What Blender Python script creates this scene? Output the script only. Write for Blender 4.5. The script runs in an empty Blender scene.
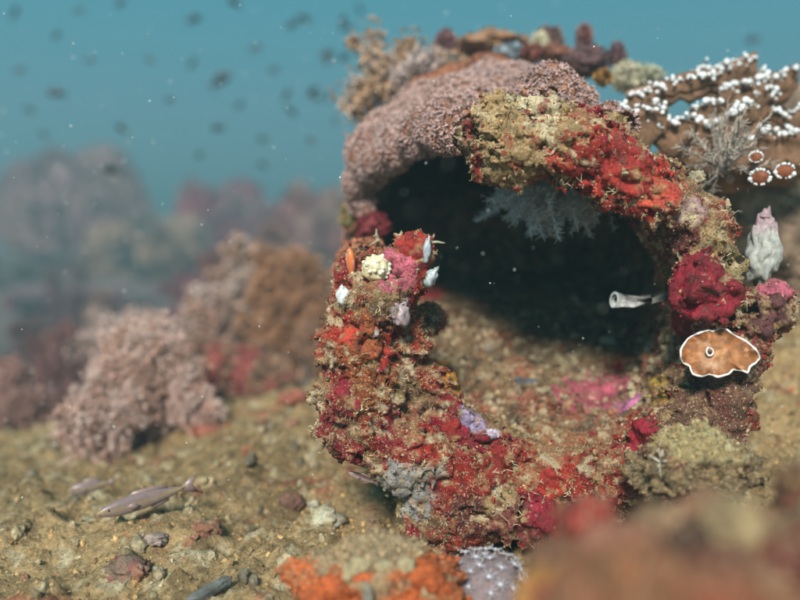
import bpy, math, random
import numpy as np
from mathutils import Vector, Matrix
from mathutils.bvhtree import BVHTree

SC = bpy.context.scene
COL = SC.collection
rng = np.random.default_rng(7)
random.seed(7)
R = math.radians

# ------------------------------------------------------------------ camera, sky, sun, exposure
CAM_LOC = np.array([0.0, 0.0, 0.34])
PITCH = R(5.0)
FPX = 858.0
FWD = np.array([0, math.cos(PITCH), -math.sin(PITCH)])
UPV = np.array([0, math.sin(PITCH), math.cos(PITCH)])
RGT = np.array([1.0, 0, 0])
cam_d = bpy.data.cameras.new('camera')
cam = bpy.data.objects.new('camera', cam_d)
COL.objects.link(cam)
cam.location = CAM_LOC
cam.rotation_euler = (R(90) - PITCH, 0, 0)
cam_d.sensor_width = 36
cam_d.lens = 36 * FPX / 800
cam_d.clip_start = 0.02
cam_d.clip_end = 500
cam_d.dof.use_dof = True
cam_d.dof.focus_distance = 0.84
cam_d.dof.aperture_fstop = 2.0
SC.camera = cam

world = bpy.data.worlds.new('World')
SC.world = world
world.use_nodes = True
wn = world.node_tree.nodes; wl = world.node_tree.links
bg = wn['Background']
tc = wn.new('ShaderNodeTexCoord'); sx = wn.new('ShaderNodeSeparateXYZ'); rp = wn.new('ShaderNodeValToRGB'); mr = wn.new('ShaderNodeMapRange')
wl.new(tc.outputs['Generated'], sx.inputs[0]); wl.new(sx.outputs['Z'], mr.inputs[0])
mr.inputs[1].default_value = -1; mr.inputs[2].default_value = 1
wl.new(mr.outputs[0], rp.inputs[0]); wl.new(rp.outputs[0], bg.inputs[0])
cr = rp.color_ramp
stops = [(0.0, (.03, .10, .12)), (0.45, (.085, .165, .20)), (0.52, (.130, .265, .325)), (0.63, (.058, .250, .325)), (0.8, (.07, .27, .33)), (1.0, (.26, .44, .48))]
cr.elements[0].position = stops[0][0]; cr.elements[0].color = (*stops[0][1], 1)
cr.elements[1].position = stops[-1][0]; cr.elements[1].color = (*stops[-1][1], 1)
for p, c in stops[1:-1]:
    e = cr.elements.new(p); e.color = (*c, 1)
bg.inputs[1].default_value = 1.0

sun_d = bpy.data.lights.new('sun', 'SUN'); sun = bpy.data.objects.new('sun', sun_d); COL.objects.link(sun)
sun_d.energy = 5.0; sun_d.angle = R(12); sun_d.color = (1.0, .93, .82)
SUN_AZ, SUN_EL = R(-12), R(35)      # from behind the camera, a little to its left, high
sd = np.array([math.sin(SUN_AZ) * math.cos(SUN_EL), -math.cos(SUN_AZ) * math.cos(SUN_EL), math.sin(SUN_EL)])
sun.rotation_euler = Vector(sd).to_track_quat('Z', 'Y').to_euler()

SC.view_settings.view_transform = 'Standard'; SC.view_settings.look = 'None'
SC.view_settings.exposure = 0.40; SC.view_settings.gamma = 1.0
SC.render.engine = 'CYCLES'
SC.cycles.use_denoising = True
SC.cycles.max_bounces = 6; SC.cycles.diffuse_bounces = 3; SC.cycles.glossy_bounces = 2
SC.cycles.transmission_bounces = 4; SC.cycles.volume_bounces = 0; SC.cycles.transparent_max_bounces = 6

# ------------------------------------------------------------------ helpers: maths
def at(px, py, d):
    return CAM_LOC + d * (FWD + RGT * ((px - 400) / FPX) + UPV * ((300 - py) / FPX))
def ray(px, py):
    v = FWD + RGT * ((px - 400) / FPX) + UPV * ((300 - py) / FPX)
    return v / np.linalg.norm(v)
def nrm(v):
    v = np.asarray(v, float)
    return v / (np.linalg.norm(v, axis=-1, keepdims=True) + 1e-12)
def sstep(a, b, x):
    t = np.clip((x - a) / (b - a), 0, 1)
    return t * t * (3 - 2 * t)

_perm = np.random.default_rng(3).permutation(256).astype(np.int32)
_perm = np.concatenate([_perm, _perm, _perm])
_g = nrm(np.random.default_rng(4).normal(size=(256, 3))).astype(np.float32)
def perlin(P):
    P = np.asarray(P, np.float32)
    I = np.floor(P).astype(np.int32); F = P - I
    I &= 255
    U = F * F * F * (F * (F * 6 - 15) + 10)
    out = 0
    for dx in (0, 1):
        wx = U[:, 0] if dx else 1 - U[:, 0]
        a = _perm[(I[:, 0] + dx)]
        for dy in (0, 1):
            wy = U[:, 1] if dy else 1 - U[:, 1]
            b = _perm[a + I[:, 1] + dy]
            for dz in (0, 1):
                wz = U[:, 2] if dz else 1 - U[:, 2]
                h = _perm[b + I[:, 2] + dz]
                g = _g[h]
                out = out + wx * wy * wz * (g[:, 0] * (F[:, 0] - dx) + g[:, 1] * (F[:, 1] - dy) + g[:, 2] * (F[:, 2] - dz))
    return out * 1.6
def fbm(P, f, o=3, gain=.5, off=0.0):
    s = 0; a = 1; P = np.asarray(P, np.float32) + off
    for k in range(o):
        s = s + a * perlin(P * f + 17.3 * k); a *= gain; f *= 2.07
    return s
def ridged(P, f, o=3, off=0.0):
    s = 0; a = 1; P = np.asarray(P, np.float32) + off
    for k in range(o):
        s = s + a * (1 - 2 * np.abs(perlin(P * f + 9.1 * k))); a *= .5; f *= 2.1
    return s

# ------------------------------------------------------------------ helpers: mesh building
class MB:
    def __init__(self): self.V = []; self.C = []; self.F = []; self.n = 0
    def add(self, V, F, col):
        V = np.asarray(V, np.float32); 
        c = np.asarray(col, np.float32)
        if c.ndim == 1: c = np.tile(c, (len(V), 1))
        self.V.append(V); self.C.append(c)
        for f in (F if isinstance(F, list) else [F]):
            if len(f): self.F.append(np.asarray(f, np.int64) + self.n)
        self.n += len(V)
        return self
    def build(self, name, mat, parent=None, smooth=True):
        V = np.concatenate(self.V); C = np.concatenate(self.C)
        return mesh_obj(name, V, self.F, C, mat, parent, smooth)
def mesh_data(name, V, F, C=None, smooth=True):
    me = bpy.data.meshes.new(name)
    V = np.asarray(V, np.float32)
    me.vertices.add(len(V)); me.vertices.foreach_set('co', V.ravel())
    F = [np.asarray(f) for f in (F if isinstance(F, list) else [F])]
    idx = np.concatenate([f.ravel() for f in F]); cnt = np.concatenate([np.full(len(f), f.shape[1]) for f in F])
    st = np.concatenate([[0], np.cumsum(cnt)[:-1]])
    me.loops.add(len(idx)); me.loops.foreach_set('vertex_index', idx.astype(np.int32))
    me.polygons.add(len(cnt)); me.polygons.foreach_set('loop_start', st.astype(np.int32))
    try: me.polygons.foreach_set('loop_total', cnt.astype(np.int32))
    except Exception: pass
    me.polygons.foreach_set('use_smooth', np.full(len(cnt), bool(smooth)))
    if C is not None:
        C = np.asarray(C, np.float32)
        if C.ndim == 1: C = np.tile(C, (len(V), 1))
        ca = me.color_attributes.new('Col', 'FLOAT_COLOR', 'POINT')
        ca.data.foreach_set('color', np.concatenate([np.clip(C, 0, 1), np.ones((len(C), 1), np.float32)], 1).ravel())
    me.update(calc_edges=True)
    return me
def mesh_obj(name, V, F, C, mat, parent=None, smooth=True, loc=None):
    V = np.asarray(V, np.float32)
    if parent is not None:
        V = V - np.array(wloc(parent), np.float32)
    elif loc is not None:
        V = V - np.array(loc, np.float32)
    me = mesh_data(name, V, F, C, smooth)
    me.materials.append(mat)
    o = bpy.data.objects.new(name, me); COL.objects.link(o)
    if parent is not None: o.parent = parent
    elif loc is not None: o.location = loc
    return o
def wloc(o):
    l = np.array(o.location, float)
    while o.parent is not None:
        o = o.parent; l = l + np.array(o.location, float)
    return l
def thing(name, label, cat, loc, group=None):
    o = bpy.data.objects.new(name, None); COL.objects.link(o); o.empty_display_size = .02
    o.location = tuple(float(x) for x in loc); o['label'] = label; o['category'] = cat
    if group: o['group'] = group
    return o
def tag(o, label, cat, group=None):
    o['label'] = label; o['category'] = cat
    if group: o['group'] = group
    return o
def stuff(o): o['kind'] = 'stuff'; return o
def structure(o): o['kind'] = 'structure'; return o

_ico = {}
def ico(n):
    if n in _ico: return _ico[n]
    import bmesh
    bm = bmesh.new(); bmesh.ops.create_icosphere(bm, subdivisions=n, radius=1)
    V = np.array([v.co[:] for v in bm.verts]); F = np.array([[v.index for v in f.verts] for f in bm.faces]); bm.free()
    _ico[n] = (V, F); return V, F
def frames(N, spin=True, r=None):
    r = r or rng
    N = nrm(N); a = np.where(np.abs(N[:, 2:3]) < .9, [[0, 0, 1.]], [[1., 0, 0]])
    X = nrm(np.cross(a, N)); Y = np.cross(N, X)
    if spin:
        t = r.uniform(0, 2 * np.pi, len(N))[:, None]
        X, Y = X * np.cos(t) + Y * np.sin(t), -X * np.sin(t) + Y * np.cos(t)
    return np.stack([X, Y, N], 2)
def inst(protos, pos, Rm, sc, col, r=None):
    """merge many copies of prototype meshes (V, F, shade) with numpy"""
    r = r or rng
    pos = np.asarray(pos); pick = r.integers(0, len(protos), len(pos)); m = MB()
    sc = np.broadcast_to(np.asarray(sc, float), (len(pos),)); col = np.broadcast_to(np.asarray(col, float), (len(pos), 3))
    for k, pr in enumerate(protos):
        s = np.where(pick == k)[0]
        if not len(s): continue
        V, F, sh = pr
        W = np.einsum('nij,vj->nvi', Rm[s], V) * sc[s][:, None, None] + pos[s][:, None, :]
        C = col[s][:, None, :] * sh[None, :, :]
        FF = (F[None] + (np.arange(len(s)) * len(V))[:, None, None]).reshape(-1, F.shape[1])
        m.add(W.reshape(-1, 3), FF, C.reshape(-1, 3))
    return m
def tube(pts, rad, sides=6, cap=True):
    pts = np.asarray(pts, float); n = len(pts); rad = np.broadcast_to(np.asarray(rad, float), (n,))
    T = nrm(np.gradient(pts, axis=0)); a = np.array([0.31, .52, .8]); 
    X = nrm(np.cross(T, a)); Y = np.cross(T, X)
    th = np.arange(sides) * 2 * np.pi / sides
    V = pts[:, None] + rad[:, None, None] * (X[:, None] * np.cos(th)[None, :, None] + Y[:, None] * np.sin(th)[None, :, None])
    V = V.reshape(-1, 3); i = np.arange(n - 1)[:, None] * sides; j = np.arange(sides)[None]; k = (j + 1) % sides
    F = np.stack([i + j, i + k, i + sides + k, i + sides + j], 2).reshape(-1, 4)
    if not cap: return V, [F]
    V = np.concatenate([V, pts[:1] - T[:1] * rad[0] * .4, pts[-1:] + T[-1:] * rad[-1] * .6]); b = n * sides
    c0 = np.stack([np.arange(sides), np.full(sides, b), (np.arange(sides) + 1) % sides], 1)
    e = (n - 1) * sides
    c1 = np.stack([e + np.arange(sides), e + (np.arange(sides) + 1) % sides, np.full(sides, b + 1)], 1)
    return V, [F, np.concatenate([c0, c1])]
def curve(p0, d0, L, n, curl, r=None, grav=None):
    r = r or rng
    p = np.array(p0, float); d = nrm(d0); out = [p.copy()]
    for k in range(n):
        d = nrm(d + r.normal(size=3) * curl + (0 if grav is None else np.asarray(grav)))
        p = p + d * L / n; out.append(p.copy())
    return np.array(out)
def lump(center, radii, n=4, amp=.15, f=None, axes=None, off=0.0, o=3, rid=0.0):
    """noisy lump of rock or sponge; radii along axes"""
    V, F = ico(n); V = V.copy()
    rr = np.mean(radii); f = f or 1.3
    d = 1 + amp * fbm(V, f, o, off=off) + rid * ridged(V, f * 1.7, 2, off=off + 5)
    V = V * d[:, None] * np.asarray(radii)
    if axes is not None: V = V @ np.asarray(axes).T
    return V + np.asarray(center), F
def sample(V, F, n, r=None, mask=None):
    r = r or rng
    T = F if F.shape[1] == 3 else np.concatenate([F[:, [0, 1, 2]], F[:, [0, 2, 3]]])
    if mask is not None: T = T[mask(V[T].mean(1))]
    a, b, c = V[T[:, 0]], V[T[:, 1]], V[T[:, 2]]
    N = np.cross(b - a, c - a); A = np.linalg.norm(N, axis=1)
    k = r.choice(len(T), n, p=A / A.sum()); u, v = r.random((2, n)); s = u + v > 1; u[s] = 1 - u[s]; v[s] = 1 - v[s]
    return a[k] + (b[k] - a[k]) * u[:, None] + (c[k] - a[k]) * v[:, None], nrm(N[k]), T[k][:, 0]
def bvh_of(V, F):
    return BVHTree.FromPolygons([tuple(v) for v in V.tolist()], F.tolist())

# ------------------------------------------------------------------ materials
def mat_vc(name, rough=.8, spec=.25, var=.35, vscale=260, bump=.5, bscale=420, bump2=.0, speck=None, sss=0.0, coat=0.0, dist=.0015, dark=.55):
    """organic surface: the thing's own colours (Col) broken up by fine grain, with fine relief"""
    m = bpy.data.materials.new(name); m.use_nodes = True; nt = m.node_tree; N = nt.nodes; L = nt.links
    b = N['Principled BSDF']; at_ = N.new('ShaderNodeAttribute'); at_.attribute_name = 'Col'
    geo = N.new('ShaderNodeNewGeometry')
    n1 = N.new('ShaderNodeTexNoise'); n1.inputs['Scale'].default_value = vscale; n1.inputs['Detail'].default_value = 4; n1.inputs['Roughness'].default_value = .65
    L.new(geo.outputs['Position'], n1.inputs['Vector'])
    rm = N.new('ShaderNodeMapRange'); rm.inputs[1].default_value = .3; rm.inputs[2].default_value = .7
    rm.inputs[3].default_value = 1 - var * 1.3; rm.inputs[4].default_value = 1 + var
    L.new(n1.outputs[0], rm.inputs[0])
    mx = N.new('ShaderNodeMix'); mx.data_type = 'RGBA'; mx.blend_type = 'MULTIPLY'; mx.inputs[0].default_value = 1
    L.new(at_.outputs['Color'], mx.inputs[6]); L.new(rm.outputs[0], mx.inputs[7])
    col = mx.outputs[2]
    if speck:
        for (c, sc_, lo, hi) in speck:
            n2 = N.new('ShaderNodeTexNoise'); n2.inputs['Scale'].default_value = sc_; n2.inputs['Detail'].default_value = 3
            L.new(geo.outputs['Position'], n2.inputs['Vector'])
            r2 = N.new('ShaderNodeMapRange'); r2.inputs[1].default_value = lo; r2.inputs[2].default_value = hi
            L.new(n2.outputs[0], r2.inputs[0])
            m2 = N.new('ShaderNodeMix'); m2.data_type = 'RGBA'; L.new(r2.outputs[0], m2.inputs[0]); L.new(col, m2.inputs[6]); m2.inputs[7].default_value = (*c, 1)
            col = m2.outputs[2]
    L.new(col, b.inputs['Base Color'])
    b.inputs['Roughness'].default_value = rough; b.inputs['Specular IOR Level'].default_value = spec
    if sss:
        b.inputs['Subsurface Weight'].default_value = sss; b.inputs['Subsurface Radius'].default_value = (.008, .004, .003); b.inputs['Subsurface Scale'].default_value = 1.0
    if coat: b.inputs['Coat Weight'].default_value = coat; b.inputs['Coat Roughness'].default_value = .25
    if bump:
        nb = N.new('ShaderNodeTexNoise'); nb.inputs['Scale'].default_value = bscale; nb.inputs['Detail'].default_value = 5; nb.inputs['Roughness'].default_value = .7
        L.new(geo.outputs['Position'], nb.inputs['Vector'])
        bp = N.new('ShaderNodeBump'); bp.inputs['Strength'].default_value = bump; bp.inputs['Distance'].default_value = dist
        L.new(nb.outputs[0], bp.inputs['Height']); L.new(bp.outputs[0], b.inputs['Normal'])
    return m
M = {}
M['crust'] = mat_vc('encrusted_surface', var=.5, vscale=300, bump=.9, bscale=380, dist=.003, speck=[((.50, .42, .27), 520, .60, .66), ((.03, .015, .012), 300, .62, .72)])
M['sponge'] = mat_vc('wet_sponge', rough=.5, spec=.4, var=.4, vscale=350, bump=.8, bscale=330, dist=.003, sss=.15, speck=[((.03, .004, .006), 420, .62, .7)])
M['turf'] = mat_vc('algal_turf', var=.3, vscale=200, bump=0)
M['polyp'] = mat_vc('soft_coral_polyps', rough=.7, var=.25, vscale=120, bump=0, sss=.0)
M['coral'] = mat_vc('coral_tissue', rough=.6, var=.3, vscale=200, bump=.5, bscale=260, dist=.002)
M['sand'] = mat_vc('silty_sand', rough=.95, spec=.1, var=.4, vscale=140, bump=.9, bscale=230, dist=.005, speck=[((.50, .42, .27), 210, .62, .70), ((.07, .05, .03), 120, .64, .74)])
M['rock'] = mat_vc('reef_rock', var=.5, vscale=60, bump=.9, bscale=110, dist=.006)
M['worm'] = mat_vc('flatworm_skin', rough=.55, spec=.35, var=.32, vscale=160, bump=.15, bscale=200, dist=.001, sss=.2)
M['white'] = mat_vc('white_tissue', rough=.4, spec=.5, var=.1, vscale=300, bump=.25, bscale=400, dist=.001, sss=.25)
M['fish'] = mat_vc('fish_skin', rough=.35, spec=.5, var=.12, vscale=300, bump=.1, bscale=500, dist=.0006)
M['tunic'] = mat_vc('translucent_tunic', rough=.3, spec=.5, var=.2, vscale=180, bump=.4, bscale=160, dist=.002, sss=.4)

# ------------------------------------------------------------------ the sea bed
def ground_z(x, y):
    x = np.asarray(x, float); y = np.asarray(y, float)
    P = np.stack([x, y, np.zeros_like(x)], -1).reshape(-1, 3)
    ramp = sstep(.72, 1.42, y); xc = np.clip(x, -1.5, 1.6)
    z = ramp * (.235 * np.maximum(0, xc + .50) - .03)
    drop = sstep(1.42, 3.4, y + .25 * np.maximum(0, -xc - .4))
    z = z * (1 - drop) - .75 * drop
    hill = sstep(3.6, 9.0, y) * (1 - sstep(10, 22, y)) * (.62 + .1 * np.sin(x * .7 + .4))
    z = z + hill - 1.0 * sstep(10, 24, y)
    w = sstep(60, 20, np.hypot(x, y))
    far = sstep(2.4, 4.5, y).reshape(-1)
    n = .018 * fbm(P, 5, 2) + .012 * fbm(P, 16, 2, off=3.1) + .30 * far * fbm(P, .7, 4, off=7.7)
    return z + (n * w.reshape(-1)).reshape(x.shape)
def axis_grid(lo, f0, f1, hi, step, grow=1.16):
    a = list(np.arange(f0, f1, step)); s = step; v = f1
    while v < hi: a.append(v); s *= grow; v += s
    s = step; v = f0 - step; b = []
    while v > lo: b.append(v); s *= grow; v -= s
    return np.array(b[::-1] + a)
gx = axis_grid(-45, -.95, 1.0, 45, .0058); gy = axis_grid(-20, .55, 1.62, 60, .0058)
GX, GY = np.meshgrid(gx, gy, indexing='ij')
GZ = ground_z(GX, GY)
GP = np.stack([GX, GY, GZ], -1).reshape(-1, 3)
near = (GX > -1.4) & (GX < 1.5) & (GY > .3) & (GY < 2.2); near = near.ravel()
Pn = GP[near]
cl = ridged(Pn, 42, 3); gr = fbm(Pn, 95, 3, off=2.2)
GP[near, 2] += .0050 * cl + .0055 * gr + .022 * np.maximum(0, fbm(Pn, 26, 2, off=8) - .25)
col = np.tile(np.array([.15, .125, .09]), (len(GP), 1))
dk = np.array([.05, .05, .05])
nl = fbm(GP, 3, 3)[:, None]; n2 = fbm(GP, 14, 3, off=4)[:, None]
sand = np.array([.37, .258, .132]) * (1 + .28 * nl + .35 * n2)
sand = np.where(n2 > .33, sand * .55 + np.array([.0, .0, .0]), sand)
redm = .6 * sstep(.46, .75, fbm(GP, 22, 3, off=11) + .45 * fbm(GP, 4, 2, off=5))[:, None]
sand = sand * (1 - redm) + np.array([.34, .09, .06]) * redm
pale = sstep(.42, .55, fbm(GP, 30, 3, off=21))[:, None]
sand = sand * (1 - pale) + np.array([.48, .40, .26]) * pale
farm = sstep(1.75, 2.6, GP[:, 1])[:, None]
reefc = np.array([.15, .115, .115]) * (1 + .8 * fbm(GP, 2.2, 4, off=9)[:, None]) + np.array([.10, .04, .05]) * sstep(.1, .5, fbm(GP, 1.1, 3, off=31))[:, None]
col = sand * (1 - farm) + reefc * farm
nx, ny = GX.shape
ii, jj = np.meshgrid(np.arange(nx - 1), np.arange(ny - 1), indexing='ij'); q = (ii * ny + jj).ravel()
GF = np.stack([q, q + ny, q + ny + 1, q + 1], 1)
ground = structure(mesh_obj('sea_bed', GP, GF, col, M['sand']))
cx = (GP[GF].mean(1)); k = (cx[:, 0] > -1.6) & (cx[:, 0] < 1.6) & (cx[:, 1] > .3) & (cx[:, 1] < 4)
gbvh = bvh_of(GP, GF[k])
def ghit(px, py):
    h = gbvh.ray_cast(Vector(CAM_LOC), Vector(ray(px, py)))
    return None if h[0] is None else (np.array(h[0]), np.array(h[1]))
def gz(x, y):
    h = gbvh.ray_cast(Vector((x, y, 3)), Vector((0, 0, -1)))
    return float(h[0].z) if h[0] is not None else float(ground_z(np.array([x]), np.array([y]))[0])

# ------------------------------------------------------------------ the broken encrusted drum (signed distance field -> surface nets)
Mc = at(548, 325, .86); Bc = at(520, 225, 1.25)
AX = nrm(Bc - Mc); EX = nrm(RGT - AX * (RGT @ AX)); EU = np.cross(EX, AX); EU = EU if EU[2] > 0 else -EU
LEN = .62
def drum_coords(P):
    d = P - Mc.astype(np.float32); s = d @ AX.astype(np.float32); qx = d @ EX.astype(np.float32); qu = d @ EU.astype(np.float32)
    return s, np.hypot(qx, qu), np.arctan2(qu, qx), qu
def smax(a, b, k): 
    h = np.clip(.5 + .5 * (a - b) / k, 0, 1); return b * (1 - h) + a * h + k * h * (1 - h)
def smin(a, b, k): return -smax(-a, -b, k)
def drum_sdf(P):
    s, r, th, qu = drum_coords(P)
    ro = np.interp(s, [0, .05, .12, .4, .62], [.219, .213, .212, .252, .215]).astype(np.float32)
    ri = np.interp(s, [0, .05, .12, .2, .4, .58], [.142, .150, .174, .198, .216, .19]).astype(np.float32)
    ri = ri + .022 * np.cos(th - R(200)) * np.exp(-s / .08) * -1
    ro = ro - .024 * np.maximum(0, np.cos(th - R(42))) ** 2
    ro = ro - .035 * sstep(.04, .12, s) * np.maximum(0, np.cos(th - R(35)))
    ri = np.minimum(ri, ro - .03)
    f = smax(r - ro, ri - r, .03)
    cap = smax(r - ro, np.abs(s - (LEN - .03)) - .03, .02)
    f = smin(f, cap, .02)
    f = smax(f, -(s - .28 * qu), .03)
    f = smax(f, s - LEN, .02)
    t = np.mod(np.degrees(th) + 360, 360)
    ta = np.interp(s, [0, .1, .2, .3, .36], [112, 119, 139, 160, 180]); tb = 157 + 29 * np.clip(s / .3, 0, 1)
    notch = np.minimum(t - ta, tb - t) * (np.pi / 180) * r
    notch = np.minimum(notch, (.365 - s))
    f = smax(f, notch, .02)
    qf = np.interp(s, [0, .1, .3, .6], [-.17, -.148, -.124, -.10]).astype(np.float32)
    f = smin(f, np.maximum(np.maximum(qu - qf, r - (ro - .012)), np.maximum(.03 - s, s - LEN)), .02)
    x0, x1 = P[:, 0].min(), P[:, 0].max()
    for (c, rad, sq) in LUMPS:
        if c[0] + rad + .06 < x0 or c[0] - rad - .06 > x1: continue
        d = P - c.astype(np.float32); f = smin(f, np.sqrt((d * d) @ np.asarray(sq, np.float32)) - rad, .025)
    return f
LUMPS = []
def lp(px, py, d, rpx, sq=(1, 1, 1)): LUMPS.append((at(px, py, d), rpx * d / FPX, sq))
lp(404, 266, .86, 20); lp(420, 248, .87, 13); lp(378, 304, .85, 27); lp(338, 352, .855, 20); lp(336, 390, .855, 22); lp(350, 430, .855, 22); lp(376, 158, 1.14, 30); lp(366, 190, 1.17, 24); lp(350, 350, .86, 28); lp(365, 400, .85, 36); lp(410, 455, .85, 34); lp(437, 508, .86, 34)
lp(470, 500, .865, 34); lp(505, 512, .86, 30); lp(452, 470, .86, 26); lp(470, 522, .86, 28); lp(540, 520, .85, 30); lp(610, 480, .85, 30); lp(660, 440, .86, 30)
lp(766, 312, .86, 25); lp(705, 290, .835, 34); lp(720, 400, .86, 34); lp(690, 425, .86, 30); lp(735, 355, .86, 26)
lp(500, 118, .84, 26); lp(600, 146, .86, 26); lp(648, 176, .85, 24); lp(688, 216, .85, 22); lp(540, 120, .88, 24); lp(515, 160, .83, 28); lp(570, 146, .82, 32); lp(625, 176, .82, 30); lp(664, 204, .82, 24); lp(702, 242, .84, 26); lp(555, 105, .95, 22); lp(610, 124, .9, 16)
lp(432, 318, .95, 13)
H = .0031
lo = Mc + np.array([-.30, -.09, -.29]); hi = Mc + np.array([.30, .66, .42])
nxyz = np.ceil((hi - lo) / H).astype(int)
axs = [lo[i] + H * np.arange(nxyz[i]) for i in range(3)]
G = np.empty(tuple(nxyz), np.float32)
for i in range(0, nxyz[0], 14):
    X, Y, Z = np.meshgrid(axs[0][i:i + 14], axs[1], axs[2], indexing='ij')
    P = np.stack([X, Y, Z], -1).reshape(-1, 3).astype(np.float32)
    f = drum_sdf(P); b = np.abs(f) < .034
    Pb = P[b]; s_, r_, th_, qu_ = drum_coords(Pb)
    inner = sstep(.03, .10, s_) * (r_ < .19)
    a = 1 - .35 * inner
    Pw = Pb + .012 * np.stack([perlin(Pb * 20 + 5), perlin(Pb * 20 + 25), perlin(Pb * 20 + 45)], 1)
    dn = .011 * fbm(Pb, 13, 2) - .0075 * ridged(Pw * [1, 1, 1.5], 24, 2, off=3) - .0052 * ridged(Pw, 58, 2, off=6) + .0050 * fbm(Pb, 115, 2, off=1) + .0095
    dn = np.where(s_ > .2, .010 * fbm(Pb, 13, 2) + .003 * fbm(Pb, 50, 1), dn)
    f[b] += a * dn
    # small burrows and pits along the rim
    pit = np.maximum(0, perlin(Pb * 48 + 40) - .42) * .03 * (s_ < .12); f[b] += pit
    G[i:i + 14] = f.reshape(X.shape)
def surface_nets(G, lo, h):
    n = np.array(G.shape); S = G < 0
    c = np.zeros(tuple(n - 1), np.int8)
    for dx in (0, 1):
        for dy in (0, 1):
            for dz in (0, 1):
                c += S[dx:n[0] - 1 + dx, dy:n[1] - 1 + dy, dz:n[2] - 1 + dz]
    I = np.argwhere((c > 0) & (c < 8)); idm = np.full(tuple(n - 1), -1, np.int64); idm[I[:, 0], I[:, 1], I[:, 2]] = np.arange(len(I))
    acc = np.zeros((len(I), 3)); cnt = np.zeros(len(I))
    offs = np.array([[x, y, z] for x in (0, 1) for y in (0, 1) for z in (0, 1)])
    for a in range(3):
        for o in offs[offs[:, a] == 0]:
            p0 = I + o; p1 = p0.copy(); p1[:, a] += 1
            v0 = G[p0[:, 0], p0[:, 1], p0[:, 2]]; v1 = G[p1[:, 0], p1[:, 1], p1[:, 2]]
            m = (v0 < 0) != (v1 < 0); t = np.where(m, v0 / (v0 - v1 + 1e-20), 0)
            q = o + np.zeros((len(I), 3)); q[:, a] += t; acc[m] += q[m]; cnt[m] += 1
    V = (I + acc / cnt[:, None]) * h + lo
    FF = []
    for a in range(3):
        b, cc = (a + 1) % 3, (a + 2) % 3
        s0 = [slice(None)] * 3; s1 = [slice(None)] * 3; s0[a] = slice(0, -1); s1[a] = slice(1, None)
        E = np.argwhere(S[tuple(s0)] != S[tuple(s1)])
        ok = (E[:, b] > 0) & (E[:, cc] > 0) & (E[:, b] < n[b] - 1) & (E[:, cc] < n[cc] - 1); E = E[ok]
        fl = S[E[:, 0], E[:, 1], E[:, 2]]
        def cid(db, dc):
            e = E.copy(); e[:, b] += db; e[:, cc] += dc; return idm[e[:, 0], e[:, 1], e[:, 2]]
        Q = np.stack([cid(-1, -1), cid(0, -1), cid(0, 0), cid(-1, 0)], 1)
        Q[~fl] = Q[~fl][:, ::-1]; FF.append(Q)
    return V, np.concatenate(FF)
DV, DF = surface_nets(G, lo, H)
dbvh = bvh_of(DV, DF)
def hit(px, py, d=None):
    h = dbvh.ray_cast(Vector(CAM_LOC), Vector(ray(px, py)))
    if h[0] is None: return (at(px, py, d or .86), -FWD, d or .86)
    p = np.array(h[0]); return (p, np.array(h[1]), float((p - CAM_LOC) @ FWD))
e1, e2 = DV[DF[:, 1]] - DV[DF[:, 0]], DV[DF[:, 3]] - DV[DF[:, 0]]
fn = np.cross(e1, e2); DN = np.zeros_like(DV)
for k in range(4): np.add.at(DN, DF[:, k], fn)
DN = nrm(DN)
# colours: each growth has its own colour, spread as patches over the crust
ds, dr, dth, dqu = drum_coords(DV.astype(np.float32))
n_a = fbm(DV, 16, 3, off=2); n_b = fbm(DV, 38, 3, off=12); n_c = fbm(DV, 80, 2, off=22)
TAN = np.array([.38, .255, .125]); RED = np.array([.33, .026, .018]); CRIM = np.array([.235, .010, .024]); MAR = np.array([.13, .035, .03]); CRM = np.array([.58, .49, .32])
OLV = np.array([.20, .155, .075]); PNK = np.array([.55, .13, .19]); BRN = np.array([.15, .075, .05]); ORG = np.array([.32, .085, .03])
DC = np.tile(np.array([.175, .10, .055]), (len(DV), 1))
def blend(mask, c):
    global DC
    m = np.clip(mask, 0, 1)[:, None]; DC = DC * (1 - m) + np.asarray(c) * m
blend(.75 * sstep(-.05, .3, n_a + .5 * n_b), TAN)
rimm = sstep(.16, .08, ds)
blend(sstep(.12, .32, n_b + .5 * n_c) * rimm, MAR)
blend(sstep(-.12, .18, fbm(DV, 20, 3, off=33) + .5 * n_c) * rimm * .9, RED * .8)
blend(sstep(.1, .3, fbm(DV, 24, 3, off=36) + .5 * n_c) * rimm * .8, CRIM)
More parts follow.
